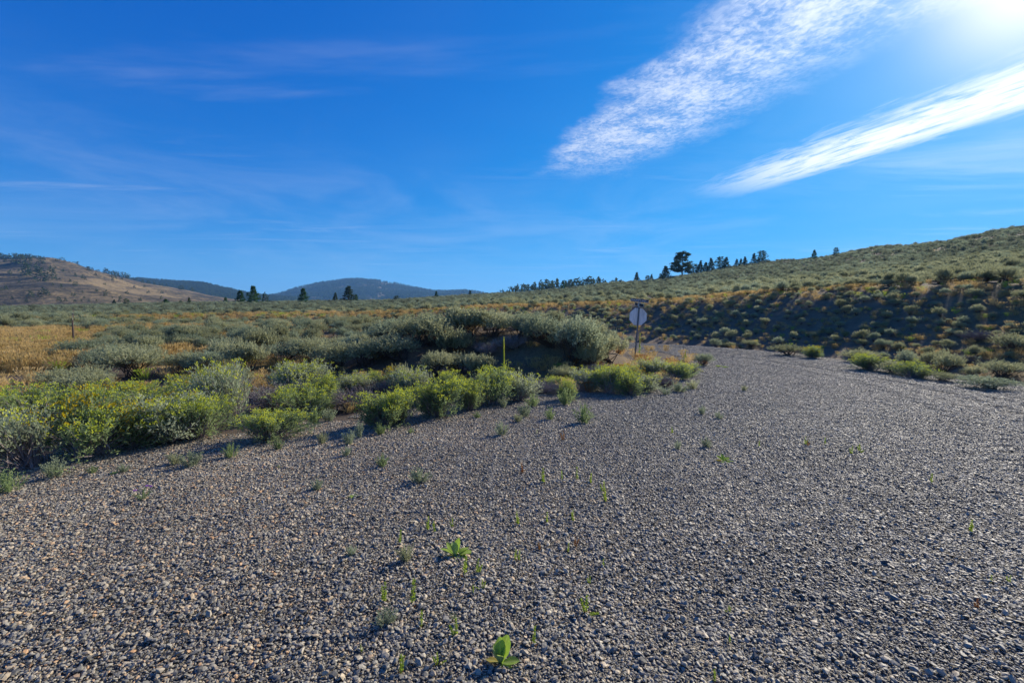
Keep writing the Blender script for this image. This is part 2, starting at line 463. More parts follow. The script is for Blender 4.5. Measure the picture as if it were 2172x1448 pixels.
M['rabbit'] = foliage_mat('rabbitbrush_leaf', (0.15, 0.21, 0.09), (0.29, 0.37, 0.16), 0.42, (0.44, 0.52, 0.24))
M['rabbit_pale'] = foliage_mat('rabbitbrush_leaf_pale', (0.22, 0.26, 0.17), (0.40, 0.45, 0.29), 0.42, (0.56, 0.60, 0.41))
M['lime'] = foliage_mat('flower_lime', (0.42, 0.48, 0.05), (0.68, 0.68, 0.08), 0.40)
M['gold'] = foliage_mat('flower_gold', (0.42, 0.36, 0.02), (0.75, 0.48, 0.02), 0.3)
M['purple'] = foliage_mat('flower_purple', (0.35, 0.12, 0.5), (0.55, 0.2, 0.7), 0.3)
M['twig'] = foliage_mat('dead_twig', (0.16, 0.125, 0.115), (0.32, 0.27, 0.26), 0.0, (0.48, 0.43, 0.40))
M['bark'] = plain_mat('sage_bark', (0.085, 0.062, 0.048), 0.9, var=0.5, scale=20)
M['straw'] = foliage_mat('dry_grass_blade', (0.36, 0.26, 0.09), (0.60, 0.44, 0.19), 0.4, (0.76, 0.60, 0.33))
M['weed'] = foliage_mat('roadside_weed', (0.26, 0.36, 0.05), (0.48, 0.58, 0.08), 0.45)
M['weedred'] = foliage_mat('weed_red', (0.28, 0.10, 0.04), (0.42, 0.26, 0.08), 0.3)
M['mullein'] = foliage_mat('mullein_leaf', (0.13, 0.23, 0.05), (0.25, 0.38, 0.10), 0.4)
M['stalk'] = foliage_mat('mullein_stalk', (0.42, 0.48, 0.07), (0.72, 0.70, 0.13), 0.3)
M['needle'] = foliage_mat('conifer_needle', (0.035, 0.058, 0.028), (0.08, 0.115, 0.05), 0.25, (0.14, 0.17, 0.08))
M['needle_young'] = foliage_mat('young_conifer_needle', (0.03, 0.07, 0.02), (0.08, 0.16, 0.045), 0.3)
M['trunk'] = plain_mat('conifer_bark', (0.11, 0.07, 0.048), 0.95, var=0.4, scale=3)
M['alu'] = plain_mat('aluminium_back', (0.50, 0.52, 0.56), 0.5, 0.0, 0.06, 3)
M['steel'] = plain_mat('painted_steel', (0.13, 0.16, 0.19), 0.5, 0.5, 0.2, 20)
M['sign_black'] = plain_mat('sign_face_dark', (0.012, 0.014, 0.02), 0.5, 0, 0.1, 10)
M['white'] = plain_mat('white_letter', (0.78, 0.78, 0.78), 0.5, 0, 0.03, 10)
M['red'] = plain_mat('stop_red', (0.5, 0.02, 0.02), 0.45, 0, 0.06, 10)
M['galv'] = plain_mat('galvanised', (0.45, 0.44, 0.42), 0.45, 0.6, 0.15, 20)
M['post_wood'] = plain_mat('weathered_post', (0.075, 0.055, 0.045), 0.95, 0, 0.4, 9, 0.4)
M['wire'] = plain_mat('fence_wire', (0.28, 0.26, 0.24), 0.6, 0.6, 0.1, 10)


# ------------------------------------------------------------------ ground, road
def polar(rs, angs):
    r, a = np.meshgrid(rs, angs, indexing='ij')
    x = r * np.sin(a); y = r * np.cos(a)
    return x, y


def grid_faces(n, m, wrap=False):
    i, j = np.meshgrid(np.arange(n - 1), np.arange(m if wrap else m - 1), indexing='ij'); j2 = (j + 1) % m
    return np.stack([i * m + j, i * m + j2, (i + 1) * m + j2, (i + 1) * m + j], -1).reshape(-1, 4)


fine = np.radians(np.linspace(-62, 62, 420)); coarse = np.radians(np.linspace(62, 298, 60)[1:-1])
angs = np.concatenate([fine, coarse])
rs = np.concatenate([np.geomspace(0.4, 60, 230), np.geomspace(61, 420, 120), np.geomspace(450, 6000, 30)])
gx, gy = polar(rs, angs); gz = H(gx, gy)
SD, RT = gravel_sd(gx.ravel(), gy.ravel()); SD = SD.reshape(gx.shape); RT = RT.reshape(gx.shape)
gzz = gz - 0.06 * sst(0.1, -0.5, SD) * 1.0
g = Geo(); g.add(np.stack([gx, gy, gzz], -1), grid_faces(*gx.shape, wrap=True)[:, ::-1])
me = g.mesh('ground', [M['soil']], smooth=True)


def grass_mask(x, y, sd, right):
    """where dry grass stands, 0..1"""
    t = x / np.maximum(y, 1)
    a = sst(-0.88, -1.03, t + 0.10 * fbm(x / 4, y / 4, 66, 2)) * sst(15.5, 18, y) * (1 - sst(34, 44, y)) * (sd > 1)            # left meadow
    a2 = 0.55 * (fbm(x / 14, y / 8, 61, 3) > 0.17) * (sd > 2.5) * (1 - sst(120, 300, y)) * (1 - .8 * (right & (sd > 9))) * (1 - .8 * ((np.abs(x) < 7) & (y < 30)))                                        # patches in the flat
    top = 0.85 * np.exp(-((sd - 13.6) / 1.6) ** 2) * right * sst(-0.35, -0.1, t) * (1 - 0.85 * sst(0.48, 0.62, t))              # strip along the top of the cut
    low = right * np.maximum(0.5 * sst(2.0, 3.4, sd) * (1 - sst(5.5, 8.5, sd)) * sst(0.15, 0.4, t), 0.5 * sst(2, 3.4, sd) * (1 - sst(12, 14, sd)))
    low2 = 0.9 * right * sst(1.8, 3, sd) * (1 - sst(6.5, 9, sd)) * sst(0.72, 0.95, t)
    sg = 0.9 * np.exp(-((x - 5.9) / 1.3) ** 2 - ((y - 18.0) / 1.5) ** 2)                                                       # about the sign
    sg2 = 0.7 * np.exp(-((x - 2.0) / 1.8) ** 2 - ((y - 15.6) / 1.0) ** 2)
    return np.clip(np.maximum.reduce([a, a2, top, low, low2, sg, sg2]), 0, 1)


GM = grass_mask(gx, gy, SD, RT)
BK = RT * sst(0.3, 1.5, SD) * (1 - sst(11, 13.5, SD)) * (1 - 0.5 * sst(0.8, 1.1, gx / np.maximum(gy, 1)))
md = np.exp(-np.abs(gx / 6.5) ** 4) * sst(14.5, 16, gy) * (1 - sst(18.5, 21, gy))
BK = np.maximum(BK, 0.8 * md)
ca = me.color_attributes.new('zone', 'FLOAT_COLOR', 'POINT')
ca.data.foreach_set('color', np.stack([GM, BK, GM * 0, GM * 0 + 1], -1).ravel())
ground = tag(obj('ground', me), kind='structure', label='dry brown soil of the sagebrush flat and hillside')

# gravel road and pad: its own sheet lying on the ground
rs2 = np.geomspace(0.3, 75, 230); a2 = np.concatenate([np.radians(np.linspace(-75, 75, 420)), np.radians(np.linspace(75, 285, 40)[1:-1])])
rx, ry = polar(rs2, a2); rsd, rrt = gravel_sd(rx.ravel(), ry.ravel()); rsd = (rsd - np.where(rrt, 0, 1.1)).reshape(rx.shape)
F = grid_faces(*rx.shape, wrap=True)[:, ::-1]
keep = (rsd.ravel()[F] < 0.15).all(1); F = F[keep]
used = np.unique(F); remap = np.full(rx.size, -1); remap[used] = np.arange(len(used))
V = np.stack([rx, ry, H(rx, ry) + 0.004], -1).reshape(-1, 3)[used]
g = Geo(); g.add(V, remap[F])
tag(obj('gravel_road', g.mesh('gravel_road', [M['grit']], True)), kind='structure', label='grey gravel road curving from the wide pad round to the left')


# ------------------------------------------------------------------ scatter by geometry nodes (for what nobody could count)
def scatter(name, P, rot, scl, idx, protos, label, cat):
    pc = bpy.data.collections.new(name + '_kinds')
    for k, pm in enumerate(protos):
        po = bpy.data.objects.new(f'{name}_kind_{k:02d}', pm); pc.objects.link(po)
    me = bpy.data.meshes.new(name); P = np.asarray(P, float); n = len(P)
    me.vertices.add(n); me.vertices.foreach_set('co', P.ravel())
    a = me.attributes.new('rot', 'FLOAT_VECTOR', 'POINT'); a.data.foreach_set('vector', np.asarray(rot, float).ravel())
    a = me.attributes.new('scl', 'FLOAT_VECTOR', 'POINT'); a.data.foreach_set('vector', np.asarray(scl, float).ravel())
    a = me.attributes.new('pick', 'INT', 'POINT'); a.data.foreach_set('value', np.asarray(idx, np.int32))
    o = tag(obj(name, me), label, cat, kind='stuff')
    ng = bpy.data.node_groups.new(name, 'GeometryNodeTree')
    ng.interface.new_socket('Geometry', in_out='INPUT', socket_type='NodeSocketGeometry')
    ng.interface.new_socket('Geometry', in_out='OUTPUT', socket_type='NodeSocketGeometry')
    N = NT(ng)
    gi = N.node('NodeGroupInput'); go = N.node('NodeGroupOutput')
    ci = N.node('GeometryNodeCollectionInfo'); ci.inputs['Collection'].default_value = pc
    ci.inputs['Separate Children'].default_value = True; ci.inputs['Reset Children'].default_value = True
    def attr(nm, ty):
        x = N.node('GeometryNodeInputNamedAttribute', data_type=ty); x.inputs['Name'].default_value = nm; return x.outputs['Attribute']
    ip = N.node('GeometryNodeInstanceOnPoints'); N.l.new(gi.outputs[0], ip.inputs['Points']); N.l.new(ci.outputs[0], ip.inputs['Instance'])
    ip.inputs['Pick Instance'].default_value = True
    N.l.new(attr('pick', 'INT'), ip.inputs['Instance Index']); N.l.new(attr('rot', 'FLOAT_VECTOR'), ip.inputs['Rotation'])
    N.l.new(attr('scl', 'FLOAT_VECTOR'), ip.inputs['Scale']); N.l.new(ip.outputs[0], go.inputs[0])
    md = o.modifiers.new('scatter', 'NODES'); md.node_group = ng
    return o


# ---- gravel stones: half-metre patches of real stones
PHI = (1 + 5 ** .5) / 2
ICO_V = unit(np.array([(-1, PHI, 0), (1, PHI, 0), (-1, -PHI, 0), (1, -PHI, 0), (0, -1, PHI), (0, 1, PHI), (0, -1, -PHI), (0, 1, -PHI), (PHI, 0, -1), (PHI, 0, 1), (-PHI, 0, -1), (-PHI, 0, 1)], float))
ICO_F = np.array([(0, 11, 5), (0, 5, 1), (0, 1, 7), (0, 7, 10), (0, 10, 11), (1, 5, 9), (5, 11, 4), (11, 10, 2), (10, 7, 6), (7, 1, 8), (3, 9, 4), (3, 4, 2), (3, 2, 6), (3, 6, 8), (3, 8, 9), (4, 9, 5), (2, 4, 11), (6, 2, 10), (8, 6, 7), (9, 8, 1)])
TILE = 0.5; STEP = 0.44


def gravel_patch(seed):
    rg = np.random.default_rng(seed); n = 35
    u, v = np.meshgrid(np.arange(n), np.arange(n)); n2 = n * n
    c = np.stack([u.ravel(), v.ravel()], 1).astype(float) + rg.uniform(-.6, .6, (n2, 2)) + .5
    c = c / n * TILE - TILE / 2
    r = np.clip(rg.lognormal(math.log(0.0066), 0.44, n2), 0.003, 0.020)
    V = ICO_V[None] * (1 + rg.uniform(-.28, .28, (n2, 12, 1)))
    V = V * (r[:, None, None] * np.stack([rg.uniform(.95, 1.45, n2), rg.uniform(.7, 1.05, n2), rg.uniform(.30, .65, n2)], 1)[:, None])
    az = rg.uniform(0, 2 * np.pi, n2); tx = rg.normal(0, .33, n2); ty = rg.normal(0, .33, n2)
    def rot(V, i, j, a):
        c_, s_ = np.cos(a)[:, None], np.sin(a)[:, None]; W = V.copy()
        W[..., i] = c_ * V[..., i] - s_ * V[..., j]; W[..., j] = s_ * V[..., i] + c_ * V[..., j]; return W
    V = rot(V, 0, 1, az); V = rot(V, 1, 2, tx); V = rot(V, 0, 2, ty)
    V[..., 0] += c[:, None, 0]; V[..., 1] += c[:, None, 1]; V[..., 2] += (rg.uniform(0, .9, n2) * r)[:, None]
    g = Geo(); g.add(V.reshape(-1, 3), (ICO_F[None] + 12 * np.arange(n2)[:, None, None]).reshape(-1, 3))
    return g.mesh('gravel_patch', [M['stone']])


patches = [gravel_patch(100 + k) for k in range(12)]
tx, ty = np.meshgrid(np.arange(-42, 52) * STEP, np.arange(-3, 106) * STEP); tx = tx.ravel(); ty = ty.ravel()
jx = tx + rng.uniform(-.03, .03, tx.size); jy = ty + rng.uniform(-.03, .03, tx.size)
tsd, trt = gravel_sd(jx, jy)
ok = (tsd + rng.uniform(-.4, .4, tx.size) < np.where(trt, .12, 1.3)) & (np.abs(tx) < 1.35 * np.maximum(ty, 0) + 3.2)
tx, ty = jx[ok], jy[ok]
e = 0.2; tz = H(tx, ty); sx = (H(tx + e, ty) - H(tx - e, ty)) / (2 * e); sy = (H(tx, ty + e) - H(tx, ty - e)) / (2 * e)
rots = []
for a, b, k in zip(sx, sy, rng.integers(0, 4, len(tx))):
    nrm = Vector((-a, -b, 1)).normalized(); q = Vector((0, 0, 1)).rotation_difference(nrm).to_matrix() @ Matrix.Rotation(k * math.pi / 2, 3, 'Z')
    rots.append(tuple(q.to_euler()))
scatter('gravel', np.stack([tx, ty, tz + 0.0065 + 0.006 * fbm(tx / 1.3, ty / 2.2, 55, 3) + 0.0015 * np.sin(np.hypot(tx + 3, ty - 18) * 3.4)], 1), rots, np.ones((len(tx), 3)) * [1, 1, 1], rng.integers(0, 12, len(tx)), patches,
        'crushed grey, blue and tan stones covering the road and pad', 'gravel')
print('gravel tiles', len(tx))


# ------------------------------------------------------------------ plants
def lumpy(n, rg, lobes=7, flat=0.75, low=-0.15):
    """points spread in a lumpy dome of about unit width and their outward directions"""
    C = np.stack([rg.uniform(-.3, .3, lobes), rg.uniform(-.3, .3, lobes), rg.uniform(.28, .52, lobes)], 1); Rr = rg.uniform(.17, .28, lobes)
    k = rg.integers(0, lobes, n); d = unit(rg.normal(size=(n, 3))); d[:, 2] = np.abs(d[:, 2]) * 1.0 + low; d = unit(d)
    rad = Rr[k] * rg.uniform(.55, 1.0, n)
    P = C[k] + d * rad[:, None]
    P[:, 2] *= flat
    return P, d, C * np.array([1, 1, flat])


def stems(g, tips, rg, r0=0.014, mat=0, sides=3, spread=0.06, bend=.12):
    for t in tips:
        b = np.array([*(rg.normal(0, spread, 2)), -0.02]); mid = (b + t) / 2 + rg.normal(0, bend * 0.5, 3) * [1, 1, .3] + [0, 0, -.04]
        s = np.linspace(0, 1, 5)[:, None]; pts = (1 - s) ** 2 * b + 2 * s * (1 - s) * mid + s * s * t
        tube(g, pts, np.linspace(r0, r0 * .3, 5), sides, mat, cap=False)


def sage_parts(seed, nspr=420, lpl=9, size=1.0, mat='sage', woody=16, upright=.55, spr=0.13):
    rg = np.random.default_rng(seed)
    P, d, C = lumpy(nspr, rg, 8)
    ax = unit(d + np.array([0, 0, upright]) + rg.normal(0, .25, (nspr, 3)))
    L = rg.uniform(.6, 1.5, nspr) * spr
    k = np.repeat(np.arange(nspr), lpl); s = np.tile((np.arange(lpl) + .5) / lpl, nspr)
    p = P[k] + ax[k] * (L[k] * s)[:, None]
    dd = unit(ax[k] + rg.normal(0, .65, (len(k), 3)))
    gf = Geo(); leaves(gf, p, dd, spr * .27 * rg.uniform(.7, 1.3, len(k)), spr * .055 * rg.uniform(.7, 1.3, len(k)), 0, rg)
    gs = Geo(); stems(gs, list(C[:, :3]) + list(P[rg.integers(0, nspr, woody)]), rg)
    # fine grey twigs that hold the sprigs
    kk = rg.integers(0, nspr, 90); leaves(gs, P[kk] * [.35, .35, .55], P[kk] * [.65, .65, .45], np.linalg.norm(P[kk] * [.65, .65, .45], axis=1), .006, 0, rg)
    return gf.mesh('sage_foliage', [M[mat]]), gs.mesh('sage_stems', [M['bark']])


def sage_whole(seed, nspr, lpl, mat='sage', spr=.15, stem=True):
    rg = np.random.default_rng(seed); P, d, C = lumpy(nspr, rg, 7)
    ax = unit(d + np.array([0, 0, .5]) + rg.normal(0, .25, (nspr, 3))); L = rg.uniform(.6, 1.4, nspr) * spr
    k = np.repeat(np.arange(nspr), lpl); s = np.tile((np.arange(lpl) + .3) / lpl, nspr)
    g = Geo(); leaves(g, P[k] + ax[k] * (L[k] * s)[:, None], unit(ax[k] + rg.normal(0, .6, (len(k), 3))), spr * .5, spr * .11, 0, rg, tri=True)
    if stem:
        kk = rg.integers(0, nspr, 26); leaves(g, P[kk] * [.1, .1, 0], P[kk], np.linalg.norm(P[kk], axis=1) * .95, .012, 1, rg, tri=True)
    return g.mesh('sage_small', [M[mat], M['bark']])


def rabbit_parts(seed, leafm='rabbit', flow='lime', flowers=.72, n=360, dead=0.0, flat=.82, yellow=0.0):
    """rabbitbrush: a fan of straight stems from the base with narrow leaves and flat flower heads on top"""
    rg = np.random.default_rng(seed)
    lob = 9; LC = np.stack([rg.uniform(-.30, .30, lob), rg.uniform(-.3, .3, lob), rg.uniform(.32, .62, lob)], 1)
    k = rg.integers(0, lob, n); tip = LC[k] + rg.normal(0, 1, (n, 3)) * [.085, .085, .055]
    tip[:, 2] = np.clip(tip[:, 2], .06, 9) * flat
    low = rg.random(n) < .22; tip[low, 2] *= rg.uniform(.3, .7, low.sum()); tip[low, :2] *= 1.15
    base = rg.normal(0, .05, (n, 3)) * [1, 1, 0]
    ax = tip - base; Ln = np.linalg.norm(ax, axis=1)
    gs = Geo(); leaves(gs, base, ax, Ln, .0042, 0, rg); tips = [LC[i] * [1, 1, flat] * .8 for i in range(lob)]; stems(gs, tips, rg, .012, 0)
    m = 17; kk = np.repeat(np.arange(n), m); s = rg.uniform(.48, 1.0, n * m); s = 1 - (1 - s) * .95
    p = base[kk] + ax[kk] * s[:, None] + rg.normal(0, .013, (n * m, 3))
    dd = unit(unit(ax)[kk] + rg.normal(0, .45, (n * m, 3)))
    gf = Geo(); leaves(gf, p, dd, rg.uniform(.03, .06, n * m), .0052, 0, rg)
    gl = Geo(); fk = np.where((tip[:, 2] > .34 * flat) & (rg.random(n) < flowers))[0]
    if len(fk):
        q = 9; kk = np.repeat(fk, q); p = tip[kk] + rg.normal(0, .017, (len(kk), 3)) * [1, 1, .6] + [0, 0, .012]
        hue = (rg.random(lob) < yellow)[k[kk]]
        for mi, sel in ((0, ~hue), (1, hue)):
            if sel.any(): leaves(gl, p[sel], np.array([0, 0, 1.]) + rg.normal(0, .6, (sel.sum(), 3)), rg.uniform(.012, .024, sel.sum()), .007, mi, rg)
    return gf.mesh('rabbitbrush_foliage', [M[leafm]]), gs.mesh('rabbitbrush_stems', [M['twig']]), (gl.mesh('rabbitbrush_flowers', [M[flow], M['gold']]) if len(fk) else None)


def dead_parts(seed, n=260):
    rg = np.random.default_rng(seed)
    P, d, C = lumpy(n, rg, 7, .8); g = Geo(); b = rg.normal(0, .05, (n, 3)) * [1, 1, 0]
    leaves(g, b, P - b, np.linalg.norm(P - b, axis=1), .005, 0, rg)
    k = np.repeat(np.arange(n), 6); s = rg.uniform(.55, 1., len(k))[:, None]
    leaves(g, b[k] + (P - b)[k] * s, unit(d[k] + rg.normal(0, .6, (len(k), 3)) + [0, 0, .5]), rg.uniform(.06, .14, len(k)), .0032, 0, rg)
    gs = Geo(); stems(gs, list(C), rg, .015)
    k2 = rg.integers(0, n, 40); gf = Geo(); kk = np.repeat(k2, 8)
    leaves(gf, P[kk] + rg.normal(0, .03, (len(kk), 3)), rg.normal(size=(len(kk), 3)) + [0, 0, 1], .04, .006, 0, rg)
    return g.mesh('dead_twigs', [M['twig']]), gs.mesh('dead_stems', [M['bark']]), gf.mesh('dead_foliage', [M['sage_blue']])


def tuft_mesh(seed, n=26, mat='sage_blue', h=1.0, w=.5):
    rg = np.random.default_rng(seed); g = Geo()
    for i in range(n):
        a = rg.uniform(0, 6.28); q = rg.uniform(0, 1) ** .7; b = np.array([math.cos(a), math.sin(a), 0]) * .12 * q
        top = np.array([math.cos(a) * w * q, math.sin(a) * w * q, h * rg.uniform(.5, 1.0) * (1 - .3 * q)])
        ss = np.linspace(.15, 1, 11); p = b + (top - b) * ss[:, None] + rg.normal(0, .012, (11, 3)); k = np.repeat(np.arange(11), 3)
        leaves(g, p[k], unit(top - b) + rg.normal(0, .55, (33, 3)), .11 * rg.uniform(.7, 1.2, 33), .017, 0, rg)
        leaves(g, b[None], (top - b)[None], np.linalg.norm(top - b), .012, 0, rg)
    return g.mesh('tuft_leaves', [M[mat]])


def grass_mesh(seed, n=60, mat='straw', w=.35):
    rg = np.random.default_rng(seed); g = Geo()
    P = np.zeros((n, 3)); P[:, :2] = rg.normal(0, .12, (n, 2)); D = np.stack([rg.normal(0, w, n), rg.normal(0, w, n), np.ones(n)], 1)
    leaves(g, P, D, rg.uniform(.5, 1.1, n), .010, 0, rg)
    k = rg.integers(0, n, n); leaves(g, P[k] + unit(D[k]) * .7, D[k] + rg.normal(0, .3, (n, 3)), .2, .018, 0, rg)
    return g.mesh('grass_tuft', [M[mat]])


SAGE = [sage_parts(200 + i, 560, 12, mat='sage' if i % 4 else 'sage_blue') for i in range(6)]
SAGE_TALL = [sage_parts(230 + i, 560, 14, mat='sage', upright=1.5, spr=.17) for i in range(3)]
SAGE_S = [sage_whole(240 + i, 300, 5, 'sage' if i % 3 else 'sage_blue', .13) for i in range(6)]
SAGE_F = [sage_whole(260 + i, 150, 5, 'sage_shaded' if i % 3 else 'sage_blue', .19) for i in range(5)]  # distant bushes, mostly in the leaf colour with shade painted in
TUFT = [tuft_mesh(300 + i, 26, m) for i, m in enumerate(['sage_blue', 'rabbit', 'sage', 'sage_blue'])]
GRASS = [grass_mesh(320 + i, 70, 'straw') for i in range(4)] + [grass_mesh(330, 50, 'weed'), grass_mesh(331, 60, 'weedred')]


def bush(name, parts, x, y, w, h, label, cat, group=None, rz=None, z=None, lean=0.0, hz=0.85):
    """a shrub: Empty with its parts; w, h in metres (parts are about unit width and hz high)"""
    t = bpy.data.objects.new(name, None); COL.objects.link(t); t.empty_display_size = .1
    t.location = (x, y, (Hs(x, y) if z is None else z) - 0.01); t.rotation_euler = (lean * random.uniform(-1, 1), lean * random.uniform(-1, 1), random.uniform(0, 6.28) if rz is None else rz)
    t.scale = (w, w, h / hz)
    for pn, pm in parts:
        if pm is not None: obj(pn, pm, t)
    return tag(t, label, cat, group)


def size_at(y, px): return px * y / FPX


# hand-placed shrubs of the roadside band: (u, base v, width px, height px, kind, label)
RB = {'R': [rabbit_parts(400 + i) for i in range(4)], 'P': [rabbit_parts(410 + i, 'rabbit_pale', flowers=.35) for i in range(3)],
      'Y': [rabbit_parts(420 + i, yellow=.55) for i in range(3)], 'O': [rabbit_parts(430, 'rabbit_pale', 'gold', 1.0)],
      'D': [dead_parts(440 + i) for i in range(3)]}
ROAD = [
 (30, 1000, 190, 150, 'P', 'grey-green rabbitbrush cut by the left edge of the photo, above the gravel'),
 (55, 905, 170, 110, 'R', 'green rabbitbrush with lime tips at the left edge beside the bare dirt'),
 (178, 975, 190, 165, 'Y', 'largest dark green rabbitbrush dotted with yellow flowers, at the gravel edge on the left'),
 (262, 955, 150, 120, 'Y', 'rabbitbrush with yellow flower heads down its right side, next to the largest yellow-dotted one'),
 (225, 880, 110, 80, 'Y', 'rabbitbrush with a bright golden flat top rising above the left clump'),
 (335, 945, 170, 140, 'P', 'wide pale green rabbitbrush in the middle of the left clump, bare twigs showing'),
 (300, 880, 130, 85, 'R', 'lime-tipped rabbitbrush in the back row of the left clump'),
 (405, 935, 120, 115, 'R', 'lime green rabbitbrush at the right end of the left clump, low branches on the gravel'),
 (413, 850, 80, 66, 'Y', 'small rabbitbrush with yellow crown standing above the left clump beside the bare dirt'),
 (475, 905, 130, 120, 'P', 'pale silvery rabbitbrush just behind the lone lime-topped one'),
 (468, 850, 110, 70, 'D', 'purplish-grey twiggy shrub with bare upper branches behind the pale rabbitbrush'),
 (559, 938, 115, 66, 'R', 'lone low rabbitbrush with lime top casting a shadow on the gravel'),
 (570, 875, 100, 90, 'D', 'grey leafless shrub of fine twigs behind the lone lime-topped rabbitbrush'),
 (638, 888, 105, 72, 'R', 'rounded green rabbitbrush above two small pale gravel plants'),
 (615, 840, 90, 68, 'P', 'tall pale rabbitbrush with three lime tufts on its top'),
 (655, 835, 90, 60, 'P', 'silvery grey-green rabbitbrush in the back row, right of the three-tufted one'),
 (690, 855, 75, 58, 'R', 'grey-green rabbitbrush with one yellow-green tip near the dark gap in the band'),
 (745, 872, 100, 68, 'D', 'dark twiggy shrub with dead branches left of the bright green front rabbitbrush'),
 (740, 838, 80, 42, 'P', 'low grey-green shrub in front of the dry grass patch'),
 (795, 850, 85, 60, 'D', 'purplish twiggy shrub with a lime crown behind the bright green front rabbitbrush'),
 (803, 822, 50, 32, 'R', 'small lime-crowned rabbitbrush left of the orange-flowered one'),
 (841, 830, 40, 50, 'O', 'rabbitbrush covered in orange-yellow flowers in front of the shaded mound'),
 (812, 908, 95, 78, 'R', 'fresh green leafy rabbitbrush at the gravel edge, left half of the front pair'),
 (850, 900, 80, 72, 'R', 'fresh green rabbitbrush at the gravel edge, right half of the front pair'),
 (880, 850, 75, 62, 'P', 'pale rabbitbrush behind the front pair, right of the orange-flowered one'),
 (928, 886, 90, 84, 'R', 'dense rabbitbrush with lime crown and dark base left of the pair below the mullein'),
 (960, 850, 60, 62, 'R', 'rabbitbrush with flat lime top in the back row left of the mullein'),
 (998, 872, 58, 64, 'R', 'narrow dark green rabbitbrush with lime crown between two bigger ones'),
 (1036, 862, 80, 78, 'R', 'tall leaning rabbitbrush with lime crown just left of the mullein stalk'),
 (1098, 852, 72, 66, 'P', 'grey-green shrub just right of the mullein stalk'),
 (1148, 836, 80, 44, 'D', 'low purplish twiggy shrub at the foot of the dark mound face'),
 (1178, 830, 50, 30, 'R', 'low lime-green shrub at the gravel edge right of the twiggy one'),
 (1205, 850, 40, 42, 'R', 'small upright lime-tipped shrub standing alone on the gravel edge'),
 (1240, 832, 80, 44, 'P', 'grey shrub with pale leaves left of the bright lime rabbitbrush'),
 (1268, 800, 60, 40, 'D', 'purplish dead twigs behind the bright lime rabbitbrush near the sign'),
 (1296, 836, 68, 58, 'R', 'brightest lime rabbitbrush, tall and dark below, left of the sign post foot'),
 (1334, 838, 62, 48, 'R', 'lime and green rabbitbrush in front of the sign post'),
 (1332, 812, 56, 36, 'Y', 'yellow-crowned rabbitbrush at the foot of the sign post'),
 (1372, 832, 60, 38, 'P', 'round grey-green shrub right of the rabbitbrush in front of the sign'),
 (1385, 800, 60, 36, 'P', 'grey-green shrub right of the sign post foot'),
 (1412, 822, 66, 36, 'D', 'dark purplish low shrub on the gravel point right of the sign'),
 (1440, 805, 60, 36, 'R', 'lime-tipped shrub on the gravel point right of the sign'),
 (1462, 800, 50, 26, 'P', 'low grey shrub at the tip of the gravel point'),
]
for i, (u, v, w, h, k, lab) in enumerate(ROAD):
    x, y, z = ground_at(u, v); y += 0.12 * size_at(y, w); x = (u - CX) / FPX * y * 1.0
    pl = RB[k]; pr = pl[i % len(pl)]
    w *= 1.24; h *= 1.10
    if i < 9: h *= .78; w *= .95
    if k == 'D': bush('twiggy_shrub', [('twigs', pr[0]), ('stems', pr[1]), ('foliage', pr[2])], x, y, size_at(y, w) * 1.15, size_at(y, h) * 1.05, lab, 'shrub', 'shrubs along the gravel edge')
    else: bush('rabbitbrush', [('foliage', pr[0]), ('stems', pr[1]), ('flowers', pr[2])], x, y, size_at(y, w) * 1.2, size_at(y, h) * 1.1, lab, 'shrub', 'shrubs along the gravel edge', hz=.62)

